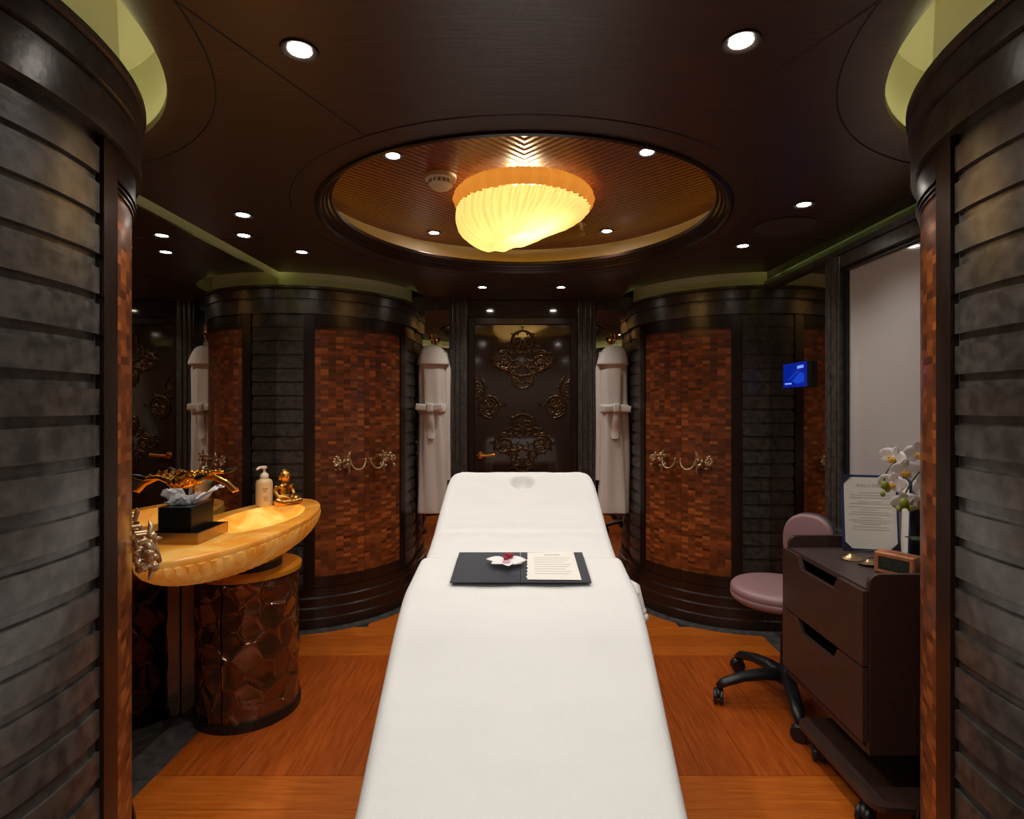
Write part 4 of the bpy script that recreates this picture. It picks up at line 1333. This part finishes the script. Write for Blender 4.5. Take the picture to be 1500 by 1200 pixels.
b = B(); rr = random.Random(5)
rows = [.232, .222, .212, .196, .188, .174, .164, .154, .145, .132, .122, .114, .106, .096, .086]
for k, v in enumerate(rows):
    w_ = (.135 if k % 3 else .075) * (.85 + .3 * rr.random())
    b.box(.1025 - w_ / 2, .1025 + w_ / 2, -.0018, -.0014, v, v + .0028, mt)
b.build('text_lines', M['ink'], pg)
fc_ = bpy.data.curves.new('heading_text', 'FONT'); fc_.body = 'WELCOME'; fc_.size = .017; fc_.align_x = 'CENTER'; fc_.space_character = 1.3
tt_ = bpy.data.objects.new('tmp_text', fc_); COL.objects.link(tt_); bpy.context.view_layer.update()
tm = bpy.data.meshes.new_from_object(tt_.evaluated_get(bpy.context.evaluated_depsgraph_get())); bpy.data.objects.remove(tt_)
tm.materials.clear(); tm.materials.append(M['ink2']); tm.name = 'heading'
ho = bpy.data.objects.new('heading', tm); COL.objects.link(ho); ho.parent = pg
ho.matrix_local = Matrix.Translation(-ORG[t.name]) @ mt @ Matrix.Translation((.1025, -.0020, .256)) @ Matrix.Rotation(PI / 2, 4, 'X')
p_end = mt @ Vector((.207, .004, 0))
leaf_board(t, (p_end.x, p_end.y, TZ + .006), math.radians(-118), .205, .305, -.03, False)

# wooden clock
cm = Matrix.Translation((1.232, 1.975, TZ)) @ Matrix.Rotation(math.atan2(-.105, .070), 4, 'Z')
t = thing('desk_clock', (1.26, 1.94, TZ), 'small wooden box clock with dark display on the trolley', 'clock')
B().box(0, .126, 0, .062, .0006, .074, cm).build('case', M['cherry'], t, bevel=.006, seg=3)
b = B(); b.box(.004, .122, -.0015, .002, .004, .014, cm); b.box(.004, .122, -.0015, .002, .060, .070, cm); b.box(.004, .014, -.0015, .002, .014, .060, cm); b.box(.112, .122, -.0015, .002, .014, .060, cm)
b.build('front_frame', M['cherry'], t, bevel=.001)
ds = B().box(.015, .111, -.001, .001, .015, .059, cm).build('display', M['lcd'], t)
b = B()
for u in (.030, .045, .066, .081):
    b.box(u, u + .010, -.0016, -.0011, .026, .0285, cm); b.box(u, u + .010, -.0016, -.0011, .046, .0485, cm); b.box(u + .0085, u + .010, -.0016, -.0011, .0285, .046, cm)
b.build('digits', M['lcd_seg'], ds)
B().box(.03, .10, .022, .040, .0738, .0752, cm).build('top_button', M['cherry_dark'], t)

# pair of chime cymbals with cord
t = thing('hand_cymbals', (1.27, 2.10, TZ), 'pair of small brass hand cymbals on a cord beside the clock', 'cymbals')
for (x, y, rot_) in ((1.245, 2.135, .10), (1.265, 2.055, -.12)):
    c0 = (x, y, TZ + .004)
    B().lathe([(.036, .0), (.037, .0015), (.026, .006), (.014, .012), (.009, .018), (.0005, .019)], c0, 36, Matrix.Rotation(rot_, 3, 'X')).build('cymbal', M['brass_tray'], t, smooth=True, angle=60)
b = B(); pth = []
for k in range(21):
    q = k / 20; pth.append((1.245 + .02 * q + .075 * math.sin(PI * q), 2.135 - .08 * q + .01 * math.sin(q * 7), TZ + .022 + .018 * math.sin(PI * q)))
b.tube(pth, .0022, 6).build('cord', M['stem'], t, smooth=True)

# potted orchid on the sill
ox, oy, oz = 1.395, 1.853, .7635
t = thing('potted_orchid', (ox, oy, oz), 'white potted orchid with yellow-centred blooms on the dark trolley', 'plant')
B().lathe([(.032, 0), (.037, .004), (.043, .09), (.044, .096), (.040, .096), (.037, .085)], (ox, oy, oz), 32).build('pot', M['white_gloss'], t, smooth=True, angle=50)
b = B(); b.lathe([(.0395, .0), (.034, .006), (.0005, .010)], (ox, oy, oz + .078), 24).build('moss', M['stem'], t, smooth=True)
for (dx, dy, dz, L, W) in ((-.7, -.25, .55, .17, .036), (.15, -.9, .4, .15, .034), (-.3, .8, .45, .14, .032), (-.15, -.5, .9, .12, .03)):
    b = B(); petal(b, Vector((ox, oy, oz + .085)), Vector((dx, dy, dz)), Vector((-dx, -dy, 1)), L, W, -.45, .5)
    o = b.build('leaf', M['leaf'], t, smooth=True, fix=False); sm = o.modifiers.new('th', 'SOLIDIFY'); sm.thickness = .002
def at(px, py, d): return Vector(((px - 763) / 820 * d - .013, d, 1.35 - (py - 594) / 820 * d))
stems = [[Vector((ox, oy, oz + .08)), Vector((ox - .005, oy, oz + .25)), at(1368, 650, 1.99), at(1346, 652, 1.985), at(1322, 668, 1.98), at(1300, 690, 1.975), at(1293, 712, 1.97)],
         [Vector((ox, oy, oz + .08)), Vector((ox - .01, oy - .01, oz + .20)), at(1372, 690, 1.95), at(1352, 688, 1.94), at(1332, 712, 1.935), at(1320, 740, 1.93), at(1316, 748, 1.93)]]
for s_ in stems:
    fine = []
    for i in range(len(s_) - 1):
        p0 = s_[max(i - 1, 0)]; p1 = s_[i]; p2 = s_[i + 1]; p3 = s_[min(i + 2, len(s_) - 1)]
        for k in range(6):
            q = k / 6
            fine.append(.5 * ((2 * p1) + (p2 - p0) * q + (2 * p0 - 5 * p1 + 4 * p2 - p3) * q * q + (3 * p1 - p0 - 3 * p2 + p3) * q ** 3))
    B().tube(fine + [s_[-1]], .0028, 8).build('stem', M['stem'], t, smooth=True)
PM_ = {}
def bloom(c, nrm, size, roll):
    n = Vector(nrm).normalized()
    up = Vector((0, 0, 1)); sd = up.cross(n).normalized(); up = n.cross(sd)
    rm = Matrix((sd, up, n)).transposed() @ Matrix.Rotation(roll, 3, 'Z')
    core = B().ball(c, (.006, .006, .006), 8, 6).build('flower', M['petal'], t, smooth=True)
    for ang_, L, W in ((90, .9, .34), (215, .85, .32), (325, .85, .32), (10, 1.0, .60), (170, 1.0, .60)):
        a = math.radians(ang_); b = B()
        petal(b, Vector(c), rm @ Vector((math.cos(a), math.sin(a), .12)), rm @ Vector((0, 0, 1)), L * size, W * size, .18, .3)
        o = b.build('petal', M['petal'], core, smooth=True, fix=False)
        s2 = o.modifiers.new('th', 'SOLIDIFY'); s2.thickness = .001
    b = B(); b.ball(Vector(c) + rm @ Vector((0, -.010, .012)), (size * .20, size * .24, size * .16), 10, 8, rm); b.ball(Vector(c) + rm @ Vector((-.008, -.004, .012)), size * .12, 8, 6); b.ball(Vector(c) + rm @ Vector((.008, -.004, .012)), size * .12, 8, 6)
    b.build('lip', M['yellow'], core, smooth=True)
for (px, py, d, n, s_, ro) in ((1345, 664, 1.97, (-.35, -.9, -.1), .050, .2), (1309, 670, 1.985, (-.8, -.6, .0), .046, -.3), (1325, 690, 1.965, (-.25, -.95, -.2), .052, .1), (1306, 708, 1.965, (-.5, -.85, -.1), .046, -.2),
                               (1326, 735, 1.925, (-.4, -.85, -.35), .046, .3), (1349, 738, 1.92, (.0, -.9, -.35), .050, -.1), (1350, 712, 1.935, (.2, -.9, .1), .048, .4)):
    bloom(at(px, py, d), n, s_, ro)
for (px, py, d, r) in ((1296, 711, 1.955, .013), (1300, 717, 1.955, .009), (1293, 724, 1.955, .008), (1324, 737, 1.90, .015), (1334, 745, 1.90, .010), (1317, 746, 1.91, .008)):
    B().ball(at(px, py, d), (r, r, r * 1.2), 12, 8).build('bud', M['green'], t, smooth=True)
